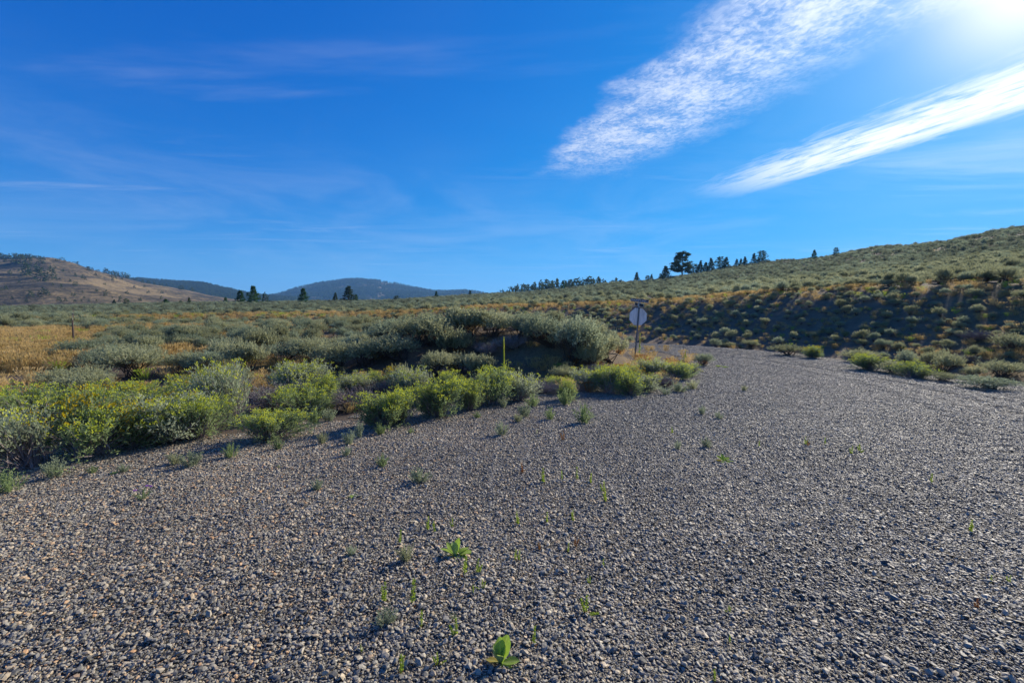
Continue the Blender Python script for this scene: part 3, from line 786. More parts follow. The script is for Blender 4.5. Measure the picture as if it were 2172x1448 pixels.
# sagebrush on the mound and the near flat, by hand: (u, base v, width, height, tall?, label)
MOUND = [
 (1215, 772, 110, 98, 0, 'large silvery sagebrush hanging over the dark right end of the mound'),
 (1235, 735, 100, 62, 0, 'rounded pale sagebrush on the right shoulder of the mound'),
 (1255, 785, 70, 60, 0, 'sagebrush low on the right slope of the mound above the gravel edge'),
 (1290, 768, 66, 60, 1, 'tall feathery sagebrush immediately left of the sign post'),
 (1165, 735, 100, 66, 0, 'yellowish green sagebrush on the top of the mound'),
 (1140, 722, 80, 50, 0, 'grey-green sagebrush on the mound top behind the dark hollow'),
 (1100, 718, 80, 52, 0, 'sagebrush on the mound crest right of the mullein tip'),
 (1050, 715, 90, 52, 0, 'sagebrush on the mound crest left of the mullein tip'),
 (1000, 712, 90, 54, 1, 'feathery pale sagebrush on the crest left of the mullein'),
 (1085, 742, 90, 50, 2, 'dead brown-grey sagebrush at the lip of the dark hollow behind the mullein'),
 (1030, 755, 70, 48, 2, 'half-dead sagebrush beside the mullein on the mound'),
 (1020, 805, 60, 50, 1, 'light sagebrush standing alone in the shade left of the mullein'),
 (960, 760, 80, 62, 1, 'feathery sagebrush on the front of the mound above the orange-flowered rabbitbrush'),
 (975, 792, 80, 48, 0, 'sagebrush at the shaded foot of the mound'),
 (925, 800, 70, 56, 0, 'bluish sagebrush in shade at the foot of the mound'),
 (900, 735, 100, 62, 0, 'broad sagebrush on the left shoulder of the mound'),
 (935, 718, 80, 48, 0, 'sagebrush on the left part of the mound crest'),
 (850, 765, 110, 60, 0, 'dark-based sagebrush on the left front of the mound'),
 (830, 725, 110, 50, 0, 'wide low sagebrush where the mound meets the flat'),
 (780, 775, 90, 60, 0, 'twisted sagebrush with bare trunk left of the mound'),
 (715, 785, 100, 58, 0, 'sagebrush with woody base behind the twiggy shrubs'),
 (655, 770, 90, 55, 0, 'sagebrush with bare dark trunk behind the three-tufted rabbitbrush'),
 (600, 775, 80, 52, 0, 'grey sagebrush behind the dry orange grass patch'),
 (530, 790, 90, 60, 1, 'yellow-green feathery sagebrush behind the leafless grey shrub'),
 (450, 790, 80, 46, 0, 'low round sagebrush right of the small yellow-crowned rabbitbrush'),
 (390, 790, 80, 48, 0, 'silvery sagebrush left of the small yellow-crowned rabbitbrush'),
 (285, 800, 120, 66, 0, 'wide sagebrush behind the golden-topped rabbitbrush'),
 (160, 832, 100, 56, 0, 'dark bluish sagebrush on the bare dirt above the left clump'),
 (95, 860, 90, 50, 1, 'pale upright sagebrush on the bare dirt at the back of the left clump'),
 (250, 775, 110, 50, 0, 'sagebrush at the edge of the dry yellow meadow'),
 (190, 765, 100, 45, 0, 'sagebrush spreading into the dry yellow meadow below the fence post'),
]
for i, (u, v, w, h, k, lab) in enumerate(MOUND):
    x, y, z = ground_at(u, v)
    y = max(y, 12.0) if v > 780 else y
    if y > 34: y = 20.5 + (i % 5) * .5; x = (u - CX) / FPX * y; z = Hs(x, y)
    ww, hh = size_at(y, w) * 1.15, size_at(y, h) * 1.1
    if k == 2:
        pr = RB['D'][i % 3]; bush('dead_sagebrush', [('twigs', pr[0]), ('stems', pr[1]), ('foliage', pr[2])], x, y, ww, hh, lab, 'shrub', 'sagebrush on and beside the mound')
    else:
        pr = (SAGE_TALL if k else SAGE)[i % (3 if k else 6)]
        bush('sagebrush', [('foliage', pr[0]), ('stems', pr[1])], x, y, ww, hh, lab, 'shrub', 'sagebrush on and beside the mound', hz=.68)

RIGHTSIDE = [
 (1488, 776, 38, 26, 'P', 'small round sagebrush alone on the tip of gravel where the road bends'),
 (1545, 738, 34, 13, 'P', 'flat pale plant at the far edge of the road bend'),
 (1592, 738, 34, 16, 'P', 'pale roadside shrub at the far side of the bend'),
 (1672, 754, 60, 22, 'P', 'long pale roadside shrub left of the yellow-tipped one'),
 (1722, 760, 48, 26, 'Y', 'dark roadside shrub with yellow tips beyond the road'),
 (1812, 768, 60, 28, 'P', 'grey-green roadside shrub behind the two long green ones'),
 (1846, 785, 76, 36, 'R', 'left of the two long green shrubs beyond the road'),
 (1892, 792, 60, 28, 'P', 'pale shrub between the two long green ones beyond the road'),
 (1940, 802, 82, 34, 'R', 'right of the two long green shrubs beyond the road'),
 (1998, 808, 50, 18, 'P', 'low grey shrub closing the row beyond the road'),
 (2030, 775, 70, 34, 'D', 'dark bare shrub on the foot of the bank, right side'),
 (2122, 800, 70, 34, 'P', 'bushy grey sagebrush near the right edge beyond the road'),
 (2108, 826, 90, 26, 'P', 'low spreading grey-green shrub on the road edge at far right'),
 (2150, 745, 64, 38, 'P', 'large shadowed sagebrush on the bank at the right edge of the photo'),
 (2070, 725, 60, 34, 'D', 'dark bare sagebrush half way up the bank at right'),
]
for i, (u, v, w, h, k, lab) in enumerate(RIGHTSIDE):
    x, y, z = ground_at(u, v)
    pl = RB[k] if k != 'P' else None; ww, hh = size_at(y, w) * 1.2, size_at(y, h) * 1.15
    if k == 'P': pr = SAGE[i % 6]; bush('sagebrush', [('foliage', pr[0]), ('stems', pr[1])], x, y, ww, hh, lab, 'shrub', 'shrubs beyond the road', hz=.68)
    elif k == 'D': pr = RB['D'][i % 3]; bush('twiggy_shrub', [('twigs', pr[0]), ('stems', pr[1]), ('foliage', pr[2])], x, y, ww, hh, lab, 'shrub', 'shrubs beyond the road')
    else: pr = pl[i % len(pl)]; bush('rabbitbrush', [('foliage', pr[0]), ('stems', pr[1]), ('flowers', pr[2])], x, y, ww, hh, lab, 'shrub', 'shrubs beyond the road', hz=.62)

# ---- the rest of the sagebrush
def field_points(n, ymin, ymax, seed, tmax=1.32):
    rg = np.random.default_rng(seed)
    q = rg.uniform(0, 1, n); y = np.sqrt(ymin ** 2 + q * (ymax ** 2 - ymin ** 2)); t = rg.uniform(-tmax, tmax, n)
    return t * y, y, rg


def hard_core(x, y, r, seed):
    """drop points closer than r to one kept before (grid hashing)"""
    out = []; grid = {}
    for i in range(len(x)):
        rr = r[i]; cs = 1.0; k = (int(x[i] // cs), int(y[i] // cs)); ok = True
        for a in (-1, 0, 1):
            for b in (-1, 0, 1):
                for j in grid.get((k[0] + a, k[1] + b), ()):
                    if (x[i] - x[j]) ** 2 + (y[i] - y[j]) ** 2 < (0.5 * (rr + r[j])) ** 2: ok = False; break
                if not ok: break
            if not ok: break
        if ok: grid.setdefault(k, []).append(i); out.append(i)
    return np.array(out)


X1, Y1, rg = field_points(30000, 11, 95, 1)
X2, Y2, rg2 = field_points(190000, 95, 420, 2, 1.25)
X = np.concatenate([X1, X2]); Y = np.concatenate([Y1, Y2])
sd, rt = gravel_sd(X, Y); tt = X / Y
gm = grass_mask(X, Y, sd, rt)
wz = 0.55 + 0.75 * rng.random(len(X)) ** 1.3
bank = rt & (sd > 1.2) & (sd < 11.5)
wz = np.where(bank, 0.32 + 0.5 * rng.random(len(X)) ** 1.5, wz)
clump = fbm(X / 9, Y / 9, 77, 3)
pk = np.where(sd < 0.9, 0, np.clip(0.80 + 2.2 * clump, 0.15, 1))
wz = np.where(Y > 95, .48 + 1.0 * rng.random(len(X)) ** 2.2, wz)
pk = np.where(bank, 0.62 * (0.25 + 0.75 * sst(2.5, 6, sd)), pk)
pk = np.where(bank, pk, pk * (1 - 0.9 * (gm > .45) * (Y < 70)) * (1 - .5 * (gm > .3)))
dirt = (Y < 17.5) & (sd > 0)                                            # band behind the roadside shrubs holds bare dirt
pk = np.where(dirt & (tt < 0.3), pk * np.where(tt < -0.55, 0.10, 0.22), pk)
pk = np.where((Y > 15) & (Y < 18.5) & (np.abs(X) < 6), 0, pk)          # dark face of the mound
pk = np.where(rt & (sd < 2.0), pk * .25, pk)
pk = np.where((~rt) & (X > 4.2 + .3 * (Y > 26)) & (Y < 34), 0, pk); pk = np.where((~rt) & (X > 1) & (Y > 26) & (Y < 36), pk * .3, pk)
pk = np.where((tt < -.93) & (Y > 11) & (Y < 34), pk * .06, pk)
sel = rng.random(len(X)) < pk; X, Y, wz, bank, sd, rt, tt = (a[sel] for a in (X, Y, wz, bank, sd, rt, tt))
keep0 = ~((np.abs(X - 5.1) < 1.1) & (Y > 12) & (Y < 20.5)); X, Y, wz, bank, sd, rt, tt = (a[keep0] for a in (X, Y, wz, bank, sd, rt, tt))
hp = [(o.location.x, o.location.y, o.scale.x) for o in COL.objects if o.get('category') == 'shrub']
keep = np.ones(len(X), bool)
for hx, hy, hw in hp: keep &= (X - hx) ** 2 + (Y - hy) ** 2 > (0.33 * (hw + wz)) ** 2
X, Y, wz, bank, sd, rt, tt = (a[keep] for a in (X, Y, wz, bank, sd, rt, tt))
ii = hard_core(X, Y, wz * np.where(Y > 95, 1.0, np.where(bank, .78, .84)), 0)
X, Y, wz, bank, sd, rt, tt = (a[ii] for a in (X, Y, wz, bank, sd, rt, tt))
Z = H(X, Y); hz = wz * rng.uniform(.72, 1.1, len(X))
onm = (np.abs(X) < 6.5) & (Y > 17.5) & (Y < 27); hz = np.where(onm, np.minimum(hz * 1.05, np.where(Y > 22, .7, 1.0)), hz); wz = np.where(onm, wz * 1.1, wz)
px = wz / Y * FPX
seen = (np.abs(tt) < 1.13) & ~((Y > 27) & (np.abs(tt) < .22) & (Y < 36))
order = np.argsort(-np.where(seen, px, 0)); near = order[:205]
zones = {}
def zone(x, y, t, r, s):
    if r and s < 10: return ('small sagebrush on the dark cut bank beyond the road' if t < .75 else 'sagebrush on the shaded bank near the right edge'), 'sagebrush on the cut bank'
    if r and s < 40: return 'sagebrush along the top of the cut bank', 'sagebrush above the cut bank'
    if abs(x) < 7 and y < 28: return 'sagebrush massed on the mound', 'sagebrush massed on the mound'
    if t < -.6: return 'sagebrush on the left part of the flat near the fence posts', 'sagebrush on the left flat'
    if t < -.3: return 'sagebrush on the flat behind the yellow-flowered roadside shrubs', 'sagebrush on the centre-left flat'
    return 'sagebrush on the open flat left of the mound', 'sagebrush on the flat beside the mound'
AUTO_LABELS = set(); TALL_NAMES = {p[0].name for p in SAGE_TALL}
for j, i in enumerate(near):
    lab, grp = zone(X[i], Y[i], tt[i], rt[i], sd[i]); AUTO_LABELS.add(lab)
    pr = (SAGE_TALL if rng.random() < .22 else SAGE); pr = pr[j % len(pr)]
    bush('sagebrush', [('foliage', pr[0]), ('stems', pr[1])], X[i], Y[i], wz[i] * 1.1, hz[i], lab, 'shrub', grp, z=Z[i], hz=.68)
rest = np.setdiff1d(np.arange(len(X)), near)
Xr, Yr, Zr, wr_, hr_ = X[rest], Y[rest], Z[rest], wz[rest], hz[rest]
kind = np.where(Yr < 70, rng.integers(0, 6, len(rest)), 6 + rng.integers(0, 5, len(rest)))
print('sage rest', len(rest), 'near limit y', Y[near].max())
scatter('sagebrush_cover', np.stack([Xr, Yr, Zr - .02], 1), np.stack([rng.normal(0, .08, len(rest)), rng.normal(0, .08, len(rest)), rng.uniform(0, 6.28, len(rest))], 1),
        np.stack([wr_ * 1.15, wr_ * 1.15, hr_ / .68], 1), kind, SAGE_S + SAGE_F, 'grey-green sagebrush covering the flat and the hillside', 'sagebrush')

# ---- dry grass
gxx, gyy, rg = field_points(90000, 9.5, 110, 5)
gs_, gr_ = gravel_sd(gxx, gyy); gmk = grass_mask(gxx, gyy, gs_, gr_)
base = 0.10 * (gs_ > .6) * (gyy < 60)
pr_ = np.maximum(gmk, base) * (gs_ > .25)
s_ = rng.random(len(gxx)) < pr_; gxx, gyy, gs_, gr_, gmk = gxx[s_], gyy[s_], gs_[s_], gr_[s_], gmk[s_]
hh = rng.uniform(.22, .5, len(gxx)) * np.where(gxx < -13, 1.5, 1.0) * np.where(gr_ & (gs_ < 9), .75, 1)
kd = np.where(rng.random(len(gxx)) < np.where(gr_ & (gs_ < 12), .14, .07), 4, rng.integers(0, 4, len(gxx)))
kd = np.where((rng.random(len(gxx)) < .35) & (gxx > 2) & (gxx < 9) & (gyy < 23), 5, kd)
print('grass', len(gxx))
scatter('dry_grass', np.stack([gxx, gyy, H(gxx, gyy) - .01], 1), np.stack([rng.normal(0, .12, len(gxx)), rng.normal(0, .12, len(gxx)), rng.uniform(0, 6.28, len(gxx))], 1),
        np.stack([hh * 1.3, hh * 1.3, hh], 1), kd, GRASS, 'yellow and orange dry grass between the shrubs, on the meadow and along the bank', 'dry grass')


# ------------------------------------------------------------------ conifers
def conifer(seed, h=1.0, w=.34, tiers=16, per=7, lv=8, bare=.08, mat='needle', leaf=.055, droop=-.15, ragged=.3, rnd=0.0):
    """unit-height conifer: trunk + crown of branch sprays"""
    rg = np.random.default_rng(seed); gc = Geo(); gt = Geo()
    tube(gt, [(0, 0, -.02), (.004, 0, .3), (0, .004, .65), (0, 0, .97)], [.022, .017, .010, .003], 6)
    for i in range(tiers):
        f = (i + rg.uniform(-.3, .3)) / tiers; f = min(max(f, 0), .98); z = bare + (1 - bare) * f
        prof = 1.25 * (1 - f) ** 1.05 if rnd == 0 else math.sin(math.pi * min(1, .18 + f * .82)) ** .6
        r = w * .5 * max(prof, .05) * rg.uniform(1 - ragged, 1.1)
        nb = max(3, int(per * (1 - .5 * f)))
        for b in range(nb):
            a = rg.uniform(0, 6.28); L = r * rg.uniform(.65, 1.1); d = np.array([math.cos(a), math.sin(a), droop + .5 * f])
            s = rg.uniform(.1, 1, lv) ** .7; p = np.array([0, 0, z]) + d * (L * s)[:, None] + rg.normal(0, leaf * .22, (lv, 3))
            leaves(gc, p, d + rg.normal(0, .55, (lv, 3)), leaf * rg.uniform(.7, 1.3, lv), leaf * .27, 0, rg)
    leaves(gc, np.array([[0, 0, .93]] * 5), np.array([0, 0, 1.]) + rg.normal(0, .25, (5, 3)), .07, .012, 0, rg)
    return gc.mesh('conifer_crown', [M[mat]]), gt.mesh('conifer_trunk', [M['trunk']])


def ponderosa(seed):
    rg = np.random.default_rng(seed); gc = Geo(); gt = Geo()
    tube(gt, [(0, 0, -.02), (.01, 0, .25), (-.005, .01, .55), (.012, 0, .80), (0, 0, .95)], [.024, .021, .015, .009, .004], 8)
    for i in range(58):
        z = rg.uniform(.16, .97); f = (z - .16) / .81
        R_ = .42 * math.sin(math.pi * (.22 + .74 * f)) ** .8 * rg.uniform(.55, 1.05); a = rg.uniform(0, 6.28)
        e_ = np.array([math.cos(a) * R_, math.sin(a) * R_, z + rg.uniform(-.02, .06)]); b = np.array([0, 0, max(.12, z - .08)])
        tube(gt, [b, (b + e_) / 2 + [0, 0, -.01], e_], [.006, .004, .0015], 4, cap=False)
        for c in range(5):
            cc = b + (e_ - b) * rg.uniform(.55, 1.1) + rg.normal(0, .02, 3); n = 60
            dd = unit(rg.normal(size=(n, 3)) + [0, 0, .3]); p = cc + dd * rg.uniform(.01, .048, n)[:, None] * [1.2, 1.2, .62]
            leaves(gc, p, dd + [0, 0, .2], .034, .0085, 0, rg)
    return gc.mesh('pine_crown', [M['needle']]), gt.mesh('pine_trunk', [M['trunk']])


CON = [conifer(500 + i, w=rng.uniform(.55, .7), tiers=18, per=12, lv=10, leaf=.075, bare=.04, ragged=.2) for i in range(4)]
CONY = [conifer(520 + i, w=.95, tiers=15, per=14, lv=12, bare=.02, mat='needle_young', leaf=.08) for i in range(3)]
CONR = [conifer(530 + i, w=.8, tiers=14, per=13, lv=10, bare=.08, rnd=1, leaf=.085) for i in range(3)]
CONF = [conifer(540 + i, w=.62 + .12 * (i % 3), tiers=9, per=7, lv=4, leaf=.17, bare=.02, ragged=.2) for i in range(4)]
CONFR = [conifer(550 + i, w=.85, tiers=8, per=7, lv=5, leaf=.19, rnd=1, bare=.03) for i in range(3)]
POND = ponderosa(560)


def tree(name, pr, x, y, z, h, w, label, cat='tree', group=None):
    t = bpy.data.objects.new(name, None); COL.objects.link(t); t.location = (x, y, z); t.rotation_euler = (0, 0, random.uniform(0, 6.28)); t.scale = (h * w, h * w, h)
    obj('crown', pr[0], t); obj('trunk', pr[1], t)
    return tag(t, label, cat, group)


FLAT_TREES = [
 (537, 638, 33, 'y', 1.0, 'bright green young conifer, taller of the pair on the flat left of the mountain'),
 (509, 637, 22, 'y', .95, 'shorter bushy young conifer just left of the bright green one'),
 (562, 634, 13, 'f', 1.0, 'tiny dark conifer just right of the bright green pair'),
 (643, 637, 27, 'y', .95, 'dark green spreading conifer in front of the left foot of the mountain'),
 (711, 635, 15, 'c', .9, 'small pale conifer left of the brownish-green one in front of the mountain'),
 (739, 635, 28, 'c', 1.5, 'brownish-green conical conifer in front of the mountain centre'),
 (755, 636, 13, 'y', .8, 'small round conifer touching the right side of the brownish-green one'),
 (841, 634, 7, 'r', 1.5, 'tiny flat-topped tree on the horizon in front of the mountain'),
 (925.5, 640, 21, 'y', .8, 'dark small conifer standing in the sagebrush right of the mountain'),
 (997, 629, 14, 'c', 1.2, 'small brownish conifer on the horizon right of the mountain'),
 (383, 644, 7, 'y', 1.6, 'low round bright green shrub-like tree before the brown hill'),
 (351, 641, 8, 'y', 1.3, 'small pale green tree before the foot of the brown hill'),
 (401, 640, 10, 'c', 1.0, 'tiny upright conifer at the right foot of the brown hill'),
 (478, 638, 9, 'y', 1.0, 'small bright bushy conifer left of the bright green pair'),
 (241.5, 645, 10, 'c', 1.2, 'tiny dark conifer on the flat below the brown hill gully'),
 (267, 644, 11, 'r', 1.1, 'tiny round conifer on the flat just right of the dark one below the gully'),
 (1194, 610, 16, 'y', .9, 'dark green conifer on the slope in front of the distant treeline'),
 (1214, 608, 9, 'c', 1.0, 'tiny conifer on the slope right of the dark green one before the treeline'),
 (1350.6, 597, 20, 'c', 1.1, 'lone dark narrow conifer on the ridge left of the big pine'),
 (1374, 595, 11, 'r', 1.1, 'small pale conifer on the ridge, left of a pair'),
 (1382, 594, 13, 'c', 1.1, 'small pale conifer on the ridge, right of a pair'),
 (1402, 592, 12, 'r', 1.0, 'low dark conifer beside the broad one left of the big pine'),
 (1413, 593, 29, 'c', 1.45, 'broad conical conifer on the ridge just left of the big pine'),
 (1475, 580, 20, 'r', 1.0, 'dark conifer touching the big pine on its right'),
 (1486, 579, 27, 'c', 1.0, 'tall conifer second to the right of the big pine'),
 (1497, 581, 25, 'c', 1.25, 'brownish conifer in the middle of the group right of the big pine'),
 (1509, 581, 34, 'c', 1.0, 'tall pointed conifer at the end of the group right of the big pine'),
 (1529, 573, 29, 'r', 1.0, 'rounded conifer, left of a close pair on the ridge'),
 (1541, 571, 26, 'c', 1.1, 'pointed conifer, right of a close pair on the ridge'),
 (1563, 562, 13, 'c', 1.1, 'short conifer on the ridge between the close pair and a wider one'),
 (1572, 562, 14, 'c', 1.0, 'conifer on the ridge, left of two touching small ones'),
 (1581, 561, 17, 'c', 1.1, 'conifer on the ridge, right of two touching small ones'),
 (1599.5, 560, 23, 'c', 1.0, 'narrow pointed conifer on the ridge next to the round last one'),
 (1617, 556, 24, 'r', 1.15, 'round-topped conifer ending the row on the ridge'),
 (1632, 563, 8, 'y', 1.2, 'tiny green conifer on the slope below the round-topped one'),
 (1727.5, 549, 20, 'y', .8, 'lone dark conical conifer on the bare part of the ridge'),
 (1773.5, 545, 20, 'r', .8, 'lone sparse pale conifer, the rightmost tree on the ridge'),
]
def ridge_y(u):
    """distance of the crest in that direction"""
    return float(np.interp((u - CX) / FPX, [-1.1, 0.0, .27, .45, .6, .8, 1.125], [230, 235, 225, 222, 222, 170, 125]))
for u, v, h, k, w, lab in FLAT_TREES:
    y = ridge_y(u); y = y if u > 1100 else 190 + (u * 7 % 50)
    x = (u - CX) / FPX * y; z = Hs(x, y)
    vtop = v - h; dd = ray_dir(u, vtop); ztop = CAMZ + dd.z / dd.y * y; x = dd.x / dd.y * y; z = Hs(x, y)
    hh = max(ztop - z, h * y / FPX * .8)
    pr = {'y': CONY, 'c': CON, 'r': CONR, 'f': CONF}[k]; pr = pr[int(u) % len(pr)]
    tree('conifer', pr, x, y, z - .1, hh, w, lab)
y = 222.0; dd = ray_dir(1448.5, 532.7); x = dd.x / dd.y * y; z = Hs(x, y)
tree('ponderosa_pine', POND, x, y, z - .2, CAMZ + dd.z / dd.y * y - z, 1.15, 'big old pine with broad rounded crown and visible trunk, largest tree on the ridge')

# treeline behind the right-hand slope
tl = [1060, 1068, 1075, 1083, 1090, 1096, 1103, 1109, 1116, 1122, 1129, 1135, 1142, 1148, 1153, 1160, 1166, 1173, 1179, 1186, 1200, 1206, 1212, 1219, 1226, 1232, 1238, 1245, 1251, 1259, 1264, 1271, 1278, 1284, 1290, 1297, 1304, 1309, 1316, 1322, 1331]
for k, u in enumerate(tl):
    u = u + random.uniform(-2.5, 2.5)
    vt = float(np.interp(u, [1060, 1100, 1150, 1200, 1250, 1265, 1290, 1340], [616, 607, 599, 594, 592, 591, 594, 600])) + random.uniform(-3.5, 4)
    if k in (28, 31): vt -= 4
    y = random.uniform(430, 620); dd = ray_dir(u, vt); x = dd.x / dd.y * y; zt = CAMZ + dd.z / dd.y * y; z = Hs(x, y)
    pr = CONF if random.random() < .7 else CONFR
    tree('conifer', pr[k % len(pr)], x, y, z - .3, max(zt - z, 6), random.uniform(.75, 1.15), ('pointed' if pr is CONF else 'round-topped') + ' conifer ' + ('at the left end' if u < 1115 else 'left of the dark green tree' if u < 1190 else 'in the middle' if u < 1250 else 'right of the middle' if u < 1290 else 'at the right end') + ' of the treeline behind the slope', 'tree', 'treeline behind the sage slope')


# ------------------------------------------------------------------ far hills
def hill_obj(name, us, vs_, y0, yc, y1, mat, label, zb=-4, amp=0.0, ns=0.006, seed=0, nx=260, ny=90, power=1.0):
    us = np.array(us, float); t_s = (us - CX) / FPX
    zc = []
    for u, v in zip(us, vs_):
        d = ray_dir(u, v); zc.append(CAMZ + d.z / d.y * yc)
    zc = np.array(zc)
    def f(x, y):
        t = x / y; z_c = np.interp(t, t_s, zc, left=zb, right=zb)
        up = np.clip((y - y0) / (yc - y0), 0, 1) ** power; up = up * .55 + .45 * np.sin(up * np.pi / 2); dn = 1 - sst(yc, y1, y) * .8
        env = np.where(y < yc, up, dn)
        rel = amp * (np.abs(fbm(x * ns, y * ns, seed, 4)) * 2 - .32) * np.sin(np.clip((y - y0) / (yc - y0), 0, 1) * np.pi) ** .8 * (y < yc)
        sm = amp * .10 * fbm(x * ns * 5, y * ns * 5, seed + 5, 3)
        return zb + (z_c - zb) * env + (rel + sm) * sst(0, 40, z_c - zb)
    tg = np.linspace(t_s[0], t_s[-1], nx); yg = np.concatenate([np.linspace(y0, yc, ny), np.linspace(yc, y1, 16)[1:]])
    yy, t2 = np.meshgrid(yg, tg, indexing='ij'); x = t2 * yy
    g = Geo(); g.add(np.stack([x, yy, f(x, yy)], -1), grid_faces(*x.shape)[:, ::-1])
    tag(obj(name, g.mesh(name, [M[mat]], True)), label, kind='structure')
    return f


US1 = [-900, -500, -250, -100, 0, 60, 110, 200, 300, 400, 450, 520, 580, 650]
brown = hill_obj('hill', US1, [560, 500, 520, 536, 549, 550, 553, 571, 597, 616, 627, 637, 645, 652], 420, 1150, 1700, 'brown_hill',
                 'dry brown hill with scattered conifers on the left', amp=30, ns=0.0045, seed=11, power=.9, nx=300, ny=120)
ridge = hill_obj('forested_ridge', [150, 300, 380, 440, 480, 520, 560, 620, 700], [600, 594, 600, 604, 614, 623, 630, 634, 645], 1500, 2200, 2700, 'forest_floor',
                 'dark forested ridge behind the brown hill', amp=20, ns=.004, seed=23)
mount = hill_obj('mountain', [440, 520, 560, 600, 640, 680, 720, 760, 800, 850, 880, 920, 950, 985, 1010, 1050, 1100, 1200],
                 [640, 634, 630, 623, 610, 602, 596, 593, 596, 604, 611, 618, 619, 617, 620, 628, 634, 640], 2300, 3500, 4300, 'forest_floor',
                 'rounded blue mountain covered with forest in the far distance', amp=60, ns=.0025, seed=31, nx=340)

# individual trees on the brown hill
HT = [(30, 582, 8), (48, 600, 6), (210, 588, 6), (228, 606, 5), (290, 612, 6), (320, 622, 6), (345, 634, 7), (60, 640, 8), (30, 634, 7), (300, 638, 7), (180, 622, 6), (64, 586, 27), (79, 578, 19), (94, 597, 30), (117, 592, 24), (98, 559, 15), (70, 556, 16), (55, 559, 19), (22, 555, 8), (196, 576, 9), (167, 587, 8), (182, 592, 8),
      (247, 592, 15), (155, 599, 7), (166, 606, 9), (136, 611, 10), (70, 630, 15), (98, 624, 14), (88, 625, 10), (107, 627, 11), (128, 638, 9), (143, 639, 8), (163, 640, 6),
      (176, 640, 6), (19, 615, 10), (265, 596, 6), (130, 557, 5), (45, 556, 14), (36, 553, 10), (8, 616, 7), (118, 606, 6), (208, 640, 6), (192, 639, 5)]
_r = random.Random(3)
HT += [(_r.uniform(0, 360), 0, _r.uniform(4, 8)) for _ in range(26)]
HT = [(u, v if v else _r.uniform(float(np.interp(u, [0, 110, 200, 300, 400], [562, 566, 584, 606, 626])), 641), h) for u, v, h in HT]
def brown_at(u, v): return ground_at(u, v, brown, 425, 1700)
WHERE = ['high on the brown hill below its left crest', 'half way up the brown hill', 'at the foot of the brown hill']
for k, (u, v, h) in enumerate(HT):
    x, y, z = brown_at(u, v); y = min(y, 1150); x = (u - CX) / FPX * y; z = float(brown(np.array([x]), np.array([y]))[0])
    pr = (CONFR if k % 3 == 0 else CONF); wh = WHERE[0] if v < 580 else WHERE[1] if v < 612 else WHERE[2]
    lab = {11: 'tall dense conifer high on the brown hill, left of the narrow one', 13: 'tallest narrow conifer on the face of the brown hill',
           14: 'tall open conifer right of the tallest one on the brown hill', 22: 'lone conical conifer right of centre on the face of the brown hill'}.get(k)
    if lab: tree('conifer', pr[k % len(pr)], x, y, z - .5, h * y / FPX, 1.0, lab)
    else: tree('conifer', pr[k % len(pr)], x, y, z - .5, h * y / FPX, random.uniform(.9, 1.4), ('round-topped' if pr in CONFR else 'pointed') + ' dark conifer, ' + ('left' if u < 120 else 'middle' if u < 230 else 'right') + ' group of those ' + wh, 'tree', 'scattered conifers on the brown hill')
for k in range(72):
    u = random.uniform(0, 420) if k > 22 else random.uniform(0, 110); h = random.uniform(7, 14) * (1 if u < 330 else .8)
    y = random.uniform(1120, 1230); x = (u - CX) / FPX * y; z = float(brown(np.array([x]), np.array([y]))[0])
    pr = (CONFR if random.random() < .5 else CONF)
    tree('conifer', pr[k % len(pr)], x, y, z - 1, h * y / FPX, random.uniform(.9, 1.35), ('round-topped' if pr in CONFR else 'pointed') + ' dark conifer ' + ('in the dense row at the left edge' if u < 60 else 'in the row left of the summit' if u < 130 else 'just right of the summit' if u < 200 else 'half way down the crest line' if u < 300 else 'low on the crest line') + ' of the brown hill', 'tree', 'conifers along the crest of the brown hill')


def forest(name, f, u0, u1, y0, y1, n, hh, seed, label, open_=0.05):
    rg = np.random.default_rng(seed); t = (rg.uniform(u0, u1, n) - CX) / FPX; y = rg.uniform(y0, y1, n); x = t * y
    cl = fbm(x / 160, y / 160, seed, 3); s = (cl > -open_) | (rg.random(n) < .22); x, y = x[s], y[s]; z = f(x, y); h = rg.uniform(.6, 1.1, len(x)) * hh
    scatter(name, np.stack([x, y, z - .5], 1), np.stack([x * 0, x * 0, rg.uniform(0, 6.28, len(x))], 1), np.stack([h * 1.1, h * 1.1, h], 1), rg.integers(0, 7, len(x)),
            [a[0] for a in CONF + CONFR], label, 'forest')
forest('mountain_forest', mount, 470, 1130, 2400, 3650, 17000, 17, 3, 'conifer forest covering the far blue mountain', .0)
forest('ridge_forest', ridge, 250, 640, 1600, 2260, 6000, 15, 4, 'conifer forest on the ridge behind the brown hill', .2)


